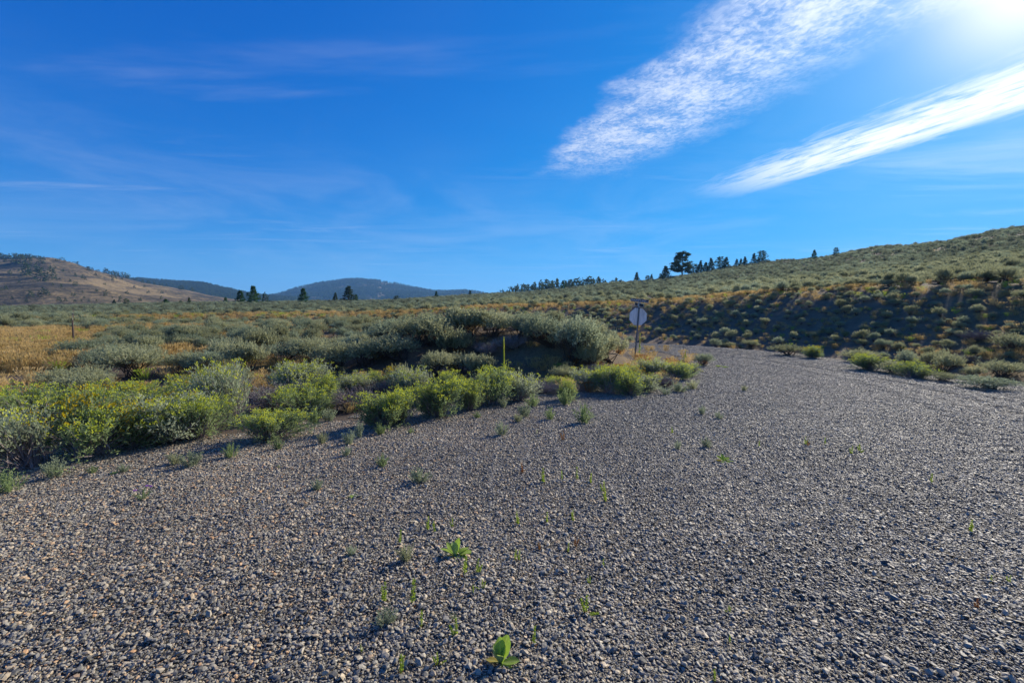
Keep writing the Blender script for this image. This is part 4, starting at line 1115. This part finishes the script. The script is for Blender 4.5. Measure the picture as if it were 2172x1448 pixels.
# ------------------------------------------------------------------ stop sign seen from behind, with street name blades
def sign():
    yb = 19.0; dd = ray_dir(1346, 773); x = dd.x / dd.y * yb; zb = Hs(x, yb)
    dt = ray_dir(1357, 633); ztop = CAMZ + dt.z / dt.y * yb
    h = ztop - zb; S = 1.0
    root = bpy.data.objects.new('stop_sign', None); COL.objects.link(root); root.location = (x, yb, zb)
    lean = math.atan2(dt.x / dt.y * yb - x, h)
    root.rotation_euler = (0, lean, R(-3))
    g = Geo(); box(g, (0, 0, (h - .33) / 2 - .15), (.055, .055, h - .33 + .3)); po = obj('post', g.mesh('post', [M['steel']]), root)
    bv = po.modifiers.new('bevel', 'BEVEL'); bv.width = .006
    g = Geo()
    for k in range(int((h - .5) / .1)): box(g, (0, -.0285, .2 + k * .1), (.012, .003, .012))
    obj('post_holes', g.mesh('post_holes', [M['sign_black']]), root)
    # octagon: its front looks away
    cz = h - (671 - 633) / 965 * yb; r = .76 / 2 / math.cos(math.pi / 8) * (yb / 20.4)
    a = np.arange(8) * np.pi / 4 + np.pi / 8; P = np.stack([np.cos(a) * r, np.zeros(8), np.sin(a) * r + cz], 1)
    g = Geo(); y0, y1 = .031, .036; V = np.vstack([P + [0, y0, 0], P + [0, y1, 0]])
    g.add(V, np.array([list(range(8))])); g.q[-1] = g.q[-1]
    g.add(V, np.array([list(range(15, 7, -1))]), 1)
    g.add(V, np.array([(i, (i + 1) % 8, 8 + (i + 1) % 8, 8 + i) for i in range(8)]))
    mp = obj('sign_plate', g.mesh('sign_plate', [M['plate'], M['red']]), root); mp['label'] = 'bare aluminium back of an octagonal sign'
    g = Geo()
    for zz in (-.25, .25):
        tube(g, [(0, -.036, cz + zz), (0, .045, cz + zz)], .009, 6)
    obj('bolt', g.mesh('bolt', [M['galv']]), root)
    # bracket and blades
    def blade(zc, L, hh, rz, tilt, txt, tsize, parent_name='street_name_blade'):
        e = bpy.data.objects.new(parent_name, None)
        g = Geo(); box(g, (0, 0, 0), (L, .012, hh)); me = g.mesh('name_blade', [M['sign_black']])
        b = obj('name_blade', me, root, (0, 0, zc)); b.rotation_euler = (0, tilt, rz); bpy.data.objects.remove(e)
        g = Geo(); bw = .012
        for s in (-1, 1):
            box(g, (0, 0, s * (hh / 2 - bw / 2)), (L, .0165, bw)); box(g, (s * (L / 2 - bw / 2), 0, 0), (bw, .0175, hh - 2 * bw))
        obj('blade_border', g.mesh('blade_border', [M['galv']]), b)
        for s, sz, x0, z0 in txt:
            for side in (-1, 1):
                cu = bpy.data.curves.new('lettering', 'FONT'); cu.body = s; cu.size = sz; cu.extrude = .0008; cu.offset = sz * .012; cu.space_character = 1.05
                co = bpy.data.objects.new('lettering', cu); COL.objects.link(co)
                dg = bpy.context.evaluated_depsgraph_get(); m2 = bpy.data.meshes.new_from_object(co.evaluated_get(dg)); m2.materials.clear(); m2.materials.append(M['white'])
                bpy.data.objects.remove(co)
                lo = obj('lettering', m2, b); lo.parent = b
                lo.rotation_euler = (R(90), 0, 0) if side < 0 else (R(90), 0, R(180))
                lo.location = (x0 * (1 if side < 0 else -1), side * .0075, z0)
        return b
    s = yb / 20.4
    blade(h - .08, .80 * s, .145 * s, R(0), R(6.5) - lean, [("PRAIRIE'S END", .100 * s, -.375 * s, -.036 * s), ('LN', .055 * s, .300 * s, -.036 * s)], 1)
    blade(h - .255, .62 * s, .145 * s, R(-64), R(7), [('48', .125 * s, -.12 * s, -.045 * s)], 1)
    g = Geo(); box(g, (0, 0, h - .168), (.10, .022, .028)); box(g, (0, 0, h - .165), (.022, .10, .028)); tube(g, [(0, 0, h - .36), (0, 0, h - .328)], .036, 8)
    obj('blade_bracket', g.mesh('blade_bracket', [M['galv']]), root)
    tag(root, 'leaning stop sign seen from behind under dark street name blades, beside the road', 'road sign')


m, N, out = new_mat('streaked_aluminium')
tc = N.node('ShaderNodeTexCoord').outputs['Object']; mp = N.node('ShaderNodeMapping', ins={0: tc}); mp.inputs['Scale'].default_value = (24, 24, 1.1)
nz = N.noise(mp.outputs[0], 1.6, 3, .6)
p = N.node('ShaderNodeBsdfPrincipled', ins={'Base Color': N.ramp(nz, [(.36, (.42, .42, .42)), (.46, (.80, .80, .80)), (.7, (.90, .90, .88))]), 'Roughness': .5, 'Metallic': 0.0})
N.l.new(p.outputs[0], out.inputs[0]); M['plate'] = m
sign()


# ------------------------------------------------------------------ fence on the left, lone posts
def fence():
    root = bpy.data.objects.new('wire_fence', None); COL.objects.link(root)
    pts = []
    for u, v, h, y in ((153, 730, 38, 27.5), (155.5, 690, 20, 43), (157.5, 669, 14, 64)):
        x = (u - CX) / FPX * y; pts.append((x, y, Hs(x, y)))
    root.location = pts[0]; hs = [1.45, 1.35, 1.35]
    o0 = np.array(pts[0])
    for p, h in zip(pts, hs):
        q = np.array(p) - o0; g = Geo(); tube(g, [q + [0, 0, -.2], q + [.02, 0, h * .5], q + [.01, .02, h]], [.055, .05, .045], 7); obj('post', g.mesh('post', [M['post_wood']]), root)
    for k, f in enumerate((.35, .65, .92)):
        P = []
        for (a, ha), (b, hb) in zip(list(zip(pts, hs))[:-1], list(zip(pts, hs))[1:]):
            for s in np.linspace(0, 1, 7):
                q = np.array(a) * (1 - s) + np.array(b) * s - o0; q[2] += (ha * (1 - s) + hb * s) * f - .06 * math.sin(s * math.pi); P.append(q)
        P = [P[i] for i in range(len(P)) if i != 7]
        g = Geo(); tube(g, P, .006, 3); obj('wire', g.mesh('wire', [M['wire']]), root)
    tag(root, 'old wire fence with three dark wooden posts running away across the dry meadow', 'fence')
fence()
for u, v, h, y, lab in ((2075, 633, 30, 30, 'thin dark fence post standing alone in sagebrush above the bank at right'),
                        (318, 652, 8, 110, 'tiny fence post far out on the flat below the brown hill, leftmost'),
                        (363, 647, 8, 125, 'tiny fence post on the flat right of the leftmost tiny one'),
                        (399, 647, 9, 125, 'tiny fence post on the flat below the right foot of the brown hill'),
                        (440, 648, 8, 120, 'tiny fence post nearest to the bright green young conifers')):
    x = (u - CX) / FPX * y; z = Hs(x, y); g = Geo(); hh = max(1.3, h / FPX * y)
    if u > 2000: hh = CAMZ + (650 - 603) / FPX * y - z
    tube(g, [(0, 0, -.2), (.01, 0, hh * .5), (.03, 0, hh)], [.05, .045, .04] if u < 2000 else [.035, .03, .03], 6)
    tag(obj('fence_post', g.mesh('fence_post', [M['post_wood']]), loc=(x, y, z)), lab, 'fence post')


# ------------------------------------------------------------------ mulleins
def big_leaf(L, W, curl=.25, fold=.25, n=6):
    """one broad leaf along +X, rising, as a folded sheet"""
    s = np.linspace(0, 1, n); w = W * np.sin(np.pi * np.clip(s ** 1.45 * .90 + .06, 0, 1)) ** .8
    z = -curl * s * s * L; V = []
    for a, b, c in zip(s, w, z):
        V += [(a * L, -b, c + fold * b), (a * L, -b * .5, c + fold * b * .4), (a * L, 0, c), (a * L, b * .5, c + fold * b * .4), (a * L, b, c + fold * b)]
    V = np.array(V); V[:, 1] += .04 * W * np.sin(V[:, 0] * 60 / max(L, .05) * .2)
    return V, grid_faces(n, 5)


def leaf_obj(parent, az, el, L, W, mat, loc=(0, 0, 0), curl=.25, roll=0):
    V, F = big_leaf(L, W, curl); g = Geo(); g.add(V, F); me = g.mesh('leaf', [M[mat]], True)
    o = obj('leaf', me, parent, loc); o.rotation_euler = (Matrix.Rotation(az, 3, 'Z') @ Matrix.Rotation(-el, 3, 'Y') @ Matrix.Rotation(roll, 3, 'X')).to_euler(); return o


def mullein_mat(name, c1, c2):
    m, N, out = new_mat(name)
    tc = N.node('ShaderNodeTexCoord').outputs['Object']; nz = N.noise(tc, 40, 4, .6); col = N.mix(nz, c1, c2)
    sp = N.node('ShaderNodeSeparateXYZ', ins={0: tc}); mid = N.smooth(N.math('ABSOLUTE', sp.outputs[1]), .004, .0)
    col = N.mix(N.math('MULTIPLY', mid, .6), col, (.45, .5, .22))
    d = N.node('ShaderNodeBsdfDiffuse', ins={0: col}); t = N.node('ShaderNodeBsdfTranslucent', ins={0: N.mix(1., col, (1.3, 1.4, .6), 'MULTIPLY')})
    ms = N.node('ShaderNodeMixShader', ins={0: .42, 1: d.outputs[0], 2: t.outputs[0]}); N.l.new(ms.outputs[0], out.inputs[0]); return m
M['leaf_green'] = mullein_mat('mullein_leaf_green', (.20, .30, .06), (.36, .48, .12)); M['leaf_grey'] = mullein_mat('mullein_leaf_grey', (.21, .28, .12), (.34, .42, .20))
M['leaf_dry'] = mullein_mat('mullein_leaf_dry', (.30, .22, .06), (.42, .36, .10))


def rosette(u, v, spec, label, s=1.0, name='mullein'):
    x, y, z = ground_at(u, v); root = bpy.data.objects.new(name, None); COL.objects.link(root); root.location = (x, y, z + .012)
    for az, el, L, W, mt, cu in spec: leaf_obj(root, R(az + random.uniform(-8, 8)), R(el), L * s * .74, W * s * .85, mt, curl=cu, roll=random.uniform(-.2, .2))
    return tag(root, label, 'plant', 'mullein rosettes growing in the gravel')
rosette(1062, 1412, [(100, 72, .155, .035, 'leaf_green', .1), (62, 66, .17, .042, 'leaf_green', .12), (250, 70, .10, .026, 'leaf_grey', .1), (20, 74, .115, .026, 'leaf_green', .05),
                     (172, 22, .10, .022, 'leaf_dry', .2), (-12, 14, .13, .030, 'leaf_green', .05), (-50, -2, .11, .028, 'leaf_green', .25), (140, 60, .12, .028, 'leaf_grey', .1)],
        'nearest mullein seedling with upright broad green leaves, at the bottom edge of the gravel')
rosette(966, 1182, [(75, 68, .17, .034, 'leaf_green', .1), (150, 45, .16, .030, 'leaf_green', .1), (170, 30, .17, .030, 'leaf_green', .15), (120, 60, .14, .028, 'leaf_grey', .1), (95, 75, .13, .03, 'leaf_grey', .05),
                     (195, 8, .13, .026, 'leaf_dry', .3), (225, 5, .12, .026, 'leaf_dry', .3), (-20, 12, .16, .030, 'leaf_green', .4), (10, 30, .17, .032, 'leaf_green', .5), (-55, 8, .13, .03, 'leaf_green', .35), (40, 35, .15, .03, 'leaf_green', .4)],
        'wide mullein rosette with yellowed lower leaves in the middle of the gravel')
rosette(1536, 982, [(90, 60, .15, .035, 'leaf_green', .2), (140, 40, .16, .03, 'leaf_green', .2), (180, 20, .16, .03, 'leaf_dry', .3), (30, 30, .17, .03, 'leaf_green', .3), (0, 15, .18, .03, 'leaf_green', .3), (-60, 15, .12, .03, 'leaf_green', .3), (230, 20, .12, .03, 'leaf_green', .3)],
        'bright green mullein rosette alone on the right part of the gravel')
for k, (u, v, lab) in enumerate(((1524, 778, 'small yellow-green rosette at the road edge, left of a close pair'), (1538, 780, 'small yellow-green rosette at the road edge, right of a close pair'),
                                 (242, 1008, 'tiny bright green rosette on the gravel below the left clump'), (750, 1058, 'flat olive rosette on the gravel left of the blue-grey tuft'))):
    rosette(u, v, [(a * 60 + 10 * k, 30, .12, .028, 'leaf_green', .3) for a in range(6)], lab, 1.7 if k < 2 else .55)


def mullein_stalk(u, v, htop, label, s=1.0, y=None):
    x, yy, z = ground_at(u, v)
    if y: yy = y; x = (u - CX) / FPX * yy; z = Hs(x, yy)
    d = ray_dir(u, htop); h = CAMZ + d.z / d.y * yy - z; root = bpy.data.objects.new('tall_mullein', None); COL.objects.link(root); root.location = (x, yy, z)
    g = Geo(); P = [(0, 0, -.03), (.01, 0, h * .3), (0, .01, h * .6), (-.01, 0, h)]; tube(g, P, [.022 * s, .017 * s, .015 * s, .007 * s], 7); obj('stalk', g.mesh('stalk', [M['stalk']]), root)
    rg = np.random.default_rng(int(u)); g = Geo(); n = 700; zz = rg.uniform(.50, 1.0, n) * h; a = rg.uniform(0, 6.28, n); dr = np.stack([np.cos(a), np.sin(a), np.full(n, .6)], 1)
    leaves(g, np.stack([zz * 0, zz * 0, zz], 1) + dr * .008 * s, dr, (.024 * (1.35 - zz / h) * s), .008 * s, 0, rg); obj('flower_spike', g.mesh('flower_spike', [M['stalk']]), root)
    for k in range(13):
        f = k / 13; leaf_obj(root, k * 2.4, R(50 - 25 * (1 - f)), (.28 - .17 * f) * s, (.055 - .025 * f) * s, 'leaf_green' if k > 2 else 'leaf_dry', (0, 0, .06 + h * .5 * f), .7 * (1 - f))
    return tag(root, label, 'plant')
mullein_stalk(1069, 840, 715, 'tall yellow-green mullein stalk rising straight up in front of the mound', 1.1)
mullein_stalk(1358, 752, 706, 'slim yellow-green mullein stalk just right of the sign post', .9, y=20.5)
mullein_stalk(1453, 772, 743, 'short yellow-green mullein stalk on the gravel point right of the sign', .9)

# ------------------------------------------------------------------ small plants in the gravel
def small_plant(name, me, u, v, hpx, wk, label, grp, rz=None):
    x, y, z = ground_at(u, v); h = hpx / FPX * y
    o = obj(name, me, loc=(x, y, z)); o.scale = (h * wk, h * wk, h); o.rotation_euler = (random.uniform(-.1, .1), random.uniform(-.1, .1), random.uniform(0, 6.28))
    return tag(o, label, 'plant', grp)
TUFTS = [
 (490, 972, 30, 1.0, 'silvery tuft standing alone on the gravel below the lone lime-topped rabbitbrush'), (405, 990, 34, 1.2, 'wide silvery tuft with a shadow, right half of a pair on the gravel'),
 (370, 988, 26, 1.3, 'wide silvery tuft, left half of a pair on the gravel'), (115, 1015, 42, 1.0, 'pale upright tuft at the gravel edge below the largest yellow-dotted rabbitbrush'),
 (20, 1045, 46, 1.1, 'pale green tuft at the left edge of the gravel'), (590, 955, 24, .9, 'green tuft right of the lone lime-topped rabbitbrush'), (683, 943, 26, .9, 'pale tuft on the gravel left of the taller pair'),
 (740, 945, 30, .9, 'upright pale tuft of the pair in the shrub shadow, left one'), (762, 930, 36, .5, 'upright pale tuft of the pair in the shrub shadow, right one'), (808, 922, 26, .9, 'pale tuft just below the bright green front rabbitbrush'),
 (665, 900, 36, .8, 'upright green gravel plant, left of two under the rounded rabbitbrush'), (697, 895, 28, 1.0, 'upright pale gravel plant, right of two under the rounded rabbitbrush'), (890, 1025, 34, 1.2, 'rounded blue-grey tuft alone in the middle of the gravel'),
 (671, 1040, 26, .9, 'small blue-grey tuft on the gravel left of the rounded one'), (862, 1195, 38, .9, 'thin blue-grey tuft left of the wide mullein rosette'), (818, 1328, 36, 1.3, 'spreading blue-grey tuft on the near gravel, left of centre'),
 (1235, 898, 40, .9, 'bright lime-topped tuft alone on the gravel below the small upright shrub'), (1065, 925, 32, .8, 'faint pale tuft on the gravel below the mullein stalk'), (1165, 892, 26, .8, 'upright green tuft on the gravel left of the lime-topped one'),
 (1113, 885, 28, 1.1, 'rounded pale tuft on the gravel right of the mullein stalk'), (1131, 864, 26, 1.0, 'green tuft at the gravel edge right of the mullein stalk'), (1200, 860, 34, 1.0, 'bushy green tuft in front of the small upright shrub'),
 (1098, 896, 18, 1.1, 'low tuft on the gravel just left below the rounded pale one'), (1012, 888, 14, 1.1, 'tiny green tuft on the gravel below the tall leaning rabbitbrush'), (1068, 865, 24, .9, 'pale tuft at the foot of the mullein stalk'),
 (1440, 832, 22, 1.5, 'low pale tuft on the gravel point, below the purplish shrub'), (1470, 826, 20, 1.4, 'low pale tuft at the outer tip of the gravel point'), (1412, 838, 16, 1.3, 'small pale tuft on the gravel in front of the gravel point'),
 (1500, 951, 22, .9, 'blue-grey tuft on the road gravel above the bright rosette'), (1437, 955, 20, .7, 'faint blue-grey tuft left of the one above the bright rosette'), (1578, 830, 12, 1.2, 'tiny tuft on the road surface at the bend'),
 (1489, 880, 18, .8, 'small blue-grey tuft on the road, left of another'), (1524, 890, 16, 1., 'small blue-grey tuft on the road, right of another'), (733, 968, 22, .9, 'faint grey tuft on the gravel below the shrub shadow'),
 (590, 995, 8, 1., 'very low tuft on the gravel left of the small blue-grey one'), (195, 1005, 16, 1.1, 'short green tuft on the gravel right of the pale upright one'), (262, 1002, 20, 1., 'pale tuft beside the tiny bright rosette below the left clump'),
 (745, 1180, 26, .8, 'thin grey tuft with an orange base on the gravel'), (810, 990, 26, .9, 'faint green tuft on the gravel above the rounded blue-grey one'), (872, 920, 12, 1.1, 'tiny tuft at the foot of the fresh green front pair'),
]
for k, (u, v, h, w, lab) in enumerate(TUFTS): small_plant('gravel_tuft', TUFT[1 if 'green' in lab or 'lime' in lab else k % 4 if k % 4 != 1 else 0], u, v, h * 1.25, w, lab, 'tufts growing in the gravel')


def spike_mesh(seed, mat='weed', stems_=1):
    rg = np.random.default_rng(seed); g = Geo()
    for q in range(stems_):
        a = rg.uniform(0, 6.28); ln = np.array([math.cos(a) * .2 * q, math.sin(a) * .2 * q, 1. - .3 * q]); b0 = np.array([math.cos(a), math.sin(a), 0]) * .06 * q
        tube(g, [b0 - [0, 0, .04], b0 + ln * .5, b0 + ln * .97], [.016, .013, .006], 4, 0); n = 66; s = rg.uniform(.12, 1, n); a = rg.uniform(0, 6.28, n)
        d = np.stack([np.cos(a) * .8, np.sin(a) * .8, np.full(n, .9)], 1); leaves(g, b0 + ln * s[:, None], d, .15 * (1.15 - s * .6), .020, 0, rg)
    n = 14; a = rg.uniform(0, 6.28, n); leaves(g, np.zeros((n, 3)) + [0, 0, .02], np.stack([np.cos(a), np.sin(a), np.full(n, .4)], 1), .16, .03, 1, rg)
    return g.mesh('weed_spike', [M[mat], M['weedred']])
SPIKE = [spike_mesh(600 + i, 'weed', 1 + i % 3) for i in range(5)] + [spike_mesh(610, 'weedred', 2)]
SP = [(848, 1155, 32), (908, 1125, 28), (922, 1128, 22), (875, 1285, 58), (816, 1282, 44), (893, 1335, 38), (967, 1352, 44), (1244, 1305, 46), (985, 1225, 48), (1012, 1217, 34), (1132, 1372, 44), (851, 1432, 44),
      (928, 1415, 30), (765, 1382, 18), (1098, 1115, 30), (1092, 1190, 26), (1102, 1190, 22), (1219, 1162, 26), (1205, 1175, 22), (1153, 1028, 32), (1224, 1020, 28), (1285, 1065, 30), (1280, 1045, 24), (1108, 1005, 22),
      (1192, 1020, 22), (1252, 1025, 22), (1024, 1252, 24), (1004, 1265, 22), (960, 1120, 20), (1145, 1170, 22), (1280, 1205, 20), (1250, 1238, 18), (1546, 1300, 16), (1548, 1365, 20), (1515, 1448, 28), (2073, 1292, 26), (2100, 1240, 20),
      (2140, 1238, 18), (2057, 1130, 26), (1975, 1025, 22), (1707, 945, 18), (1712, 948, 14), (1750, 945, 16), (1806, 965, 18), (1825, 960, 18), (1610, 950, 14), (1425, 920, 14), (1195, 935, 22), (1139, 922, 10), (1160, 1110, 22), (1215, 1105, 22)]
for k, (u, v, h) in enumerate(SP):
    big = {3: 'tallest yellow-green weed spike on the near gravel, left of centre', 4: 'slim weed spike just left of the tallest one', 7: 'lone weed spike on the near gravel right of centre', 8: 'weed spike directly below the wide mullein rosette',
           6: 'slim weed spike below the small branching weed', 10: 'weed spike right of the nearest mullein seedling', 5: 'bushy two-stemmed weed below the tallest spike', 11: 'weed spike at the bottom edge left of the nearest mullein seedling',
           0: 'weed spike left above the thin blue-grey tuft'}.get(k)
    zn = 'on the near gravel' if v > 1180 and u < 1400 else 'in the scattered patch on the middle gravel' if u < 1400 else 'on the right part of the gravel'
    small_plant('weed_spike', SPIKE[k % 6 if h < 28 else k % 5], u, v, h * 1.05, 1.2, big or 'small yellow-green weed spike ' + zn, None if big else 'weed spikes in the gravel')
# purple aster and the branching weed
g = Geo(); rg = np.random.default_rng(5)
for q in range(14):
    a = rg.uniform(0, 6.28); e_ = np.array([math.cos(a) * rg.uniform(.2, .7), math.sin(a) * .5, rg.uniform(.4, .9)]); n = 12; s = rg.uniform(.2, 1, n)
    tube(g, [(0, 0, 0), e_ * .5 + [0, 0, .05], e_], .010, 3); leaves(g, e_ * s[:, None], rg.normal(size=(n, 3)) + [0, 0, .5], .13, .02, 0, rg)
me_a = g.mesh('aster_leaves', [M['rabbit']]); g = Geo()
for c in ((.35, 0, .92), (.5, .1, .84), (-.4, 0, .62)):
    n = 26; a = rg.uniform(0, 6.28, n); leaves(g, np.tile(c, (n, 1)), np.stack([np.cos(a), np.sin(a), np.full(n, .45)], 1), .13, .025, 0, rg)
x, y, z = ground_at(302, 1062); t = bpy.data.objects.new('purple_aster', None); COL.objects.link(t); t.location = (x, y, z); t.scale = (.17, .17, .17)
obj('foliage', me_a, t); obj('flowers', g.mesh('aster_flowers', [M['purple']]), t); tag(t, 'small green plant with purple flowers on the gravel at left', 'plant')
small_plant('branching_weed', me_a, 963, 1318, 18, 1.2, 'small flat branching weed on the near gravel above a slim spike', None)


# ------------------------------------------------------------------ labels for the shrubs nobody named by hand: by look and by the nearest landmark
def proj(o):
    p = Vector(o.location) - Vector((0, 0, CAMZ)); c, s_ = math.cos(PITCH), math.sin(PITCH)
    dep = p.y * c - p.z * s_; up = p.y * s_ + p.z * c
    return CX + FPX * p.x / dep, CY - FPX * up / dep
MARKS = [('the sign post', 1347, 765), ('the tall mullein stalk', 1069, 800), ('the nearest fence post', 153, 728), ('the golden-topped rabbitbrush', 225, 860), ('the small yellow-crowned rabbitbrush', 413, 830),
         ('the three-tufted rabbitbrush', 615, 790), ('the orange-flowered rabbitbrush', 841, 800), ('the brightest lime rabbitbrush', 1296, 800), ('the lone post above the bank', 2075, 630), ('the two long green roadside shrubs', 1890, 780),
         ('the yellow-tipped roadside shrub', 1722, 745), ('the bright green young conifers', 530, 640), ('the wide mullein rosette', 966, 1175), ('the nearest mullein seedling', 1062, 1400), ('the bright rosette on the road', 1536, 975),
         ('the rounded blue-grey tuft', 890, 1015), ('the right edge of the photo', 2172, 740), ('the left edge of the photo', 0, 780), ('the dark hollow in the mound', 1160, 770), ('the brownish-green conifer', 739, 635), ('the lone lime-topped rabbitbrush', 559, 930),
         ('the middle fence post', 155, 680), ('the big pine', 1448, 590), ('the dry yellow meadow', 60, 760)]
TONES = {'sage_leaf': 'grey-green', 'sage_leaf_blue': 'bluish'}
seen_labels = {}
auto = [o for o in COL.objects if o.get('label') and (o['label'] in AUTO_LABELS or o['label'].startswith('small yellow-green weed spike '))]
for o in sorted(auto, key=lambda o: o.location.y):
    u, v = proj(o); best = sorted(MARKS, key=lambda m: abs(m[1] - u) + 2.5 * abs(m[2] - v))
    w = o.scale.x
    if o.name.startswith('sage'):
        me_ = o.children[0].data; tone = TONES.get(me_.materials[0].name, 'grey-green'); big = 'small' if w < .75 else 'large' if w > 1.2 else 'medium'
        shp = 'feathery' if me_.name in TALL_NAMES else 'round'; head = f'{big} {shp} {tone} sagebrush'
    else: head = 'yellow-green weed spike' if o.scale.z < .09 else 'taller weed spike'
    for m_ in best[:5]:
        du, dv = u - m_[1], v - m_[2]; far_ = max(abs(du), 2 * abs(dv))
        q = 'just ' if far_ < 60 else '' if far_ < 130 else 'well ' if far_ < 260 else 'far '
        dr = ('behind' if dv < 0 else 'in front of') if 2 * abs(dv) > abs(du) * 1.3 else ('left of' if du < 0 else 'right of')
        if abs(dv) * 2 > abs(du) * .5 and dr in ('left of', 'right of'): dr = ('behind and ' if dv < 0 else 'before and ') + dr
        lab = f'{head} {q}{dr} {m_[0]}'
        if lab not in seen_labels: break
    seen_labels[lab] = seen_labels.get(lab, 0) + 1; o['label'] = lab


# ------------------------------------------------------------------ haze
g = Geo(); box(g, (0, 0, 0), (2, 2, 2)); hm, N, out = new_mat('haze_air')
pv = N.node('ShaderNodeVolumePrincipled', ins={'Density': 0.000105, 'Color': (0.22, 0.52, 1.0, 1), 'Anisotropy': 0.2}); N.l.new(pv.outputs[0], out.inputs['Volume'])
hz_ = obj('haze', g.mesh('haze', [hm]), loc=(0, 0, 150)); hz_.scale = (6400, 6400, 165)
tag(hz_, kind='stuff', label='thin blue summer haze over the valley', cat='haze')
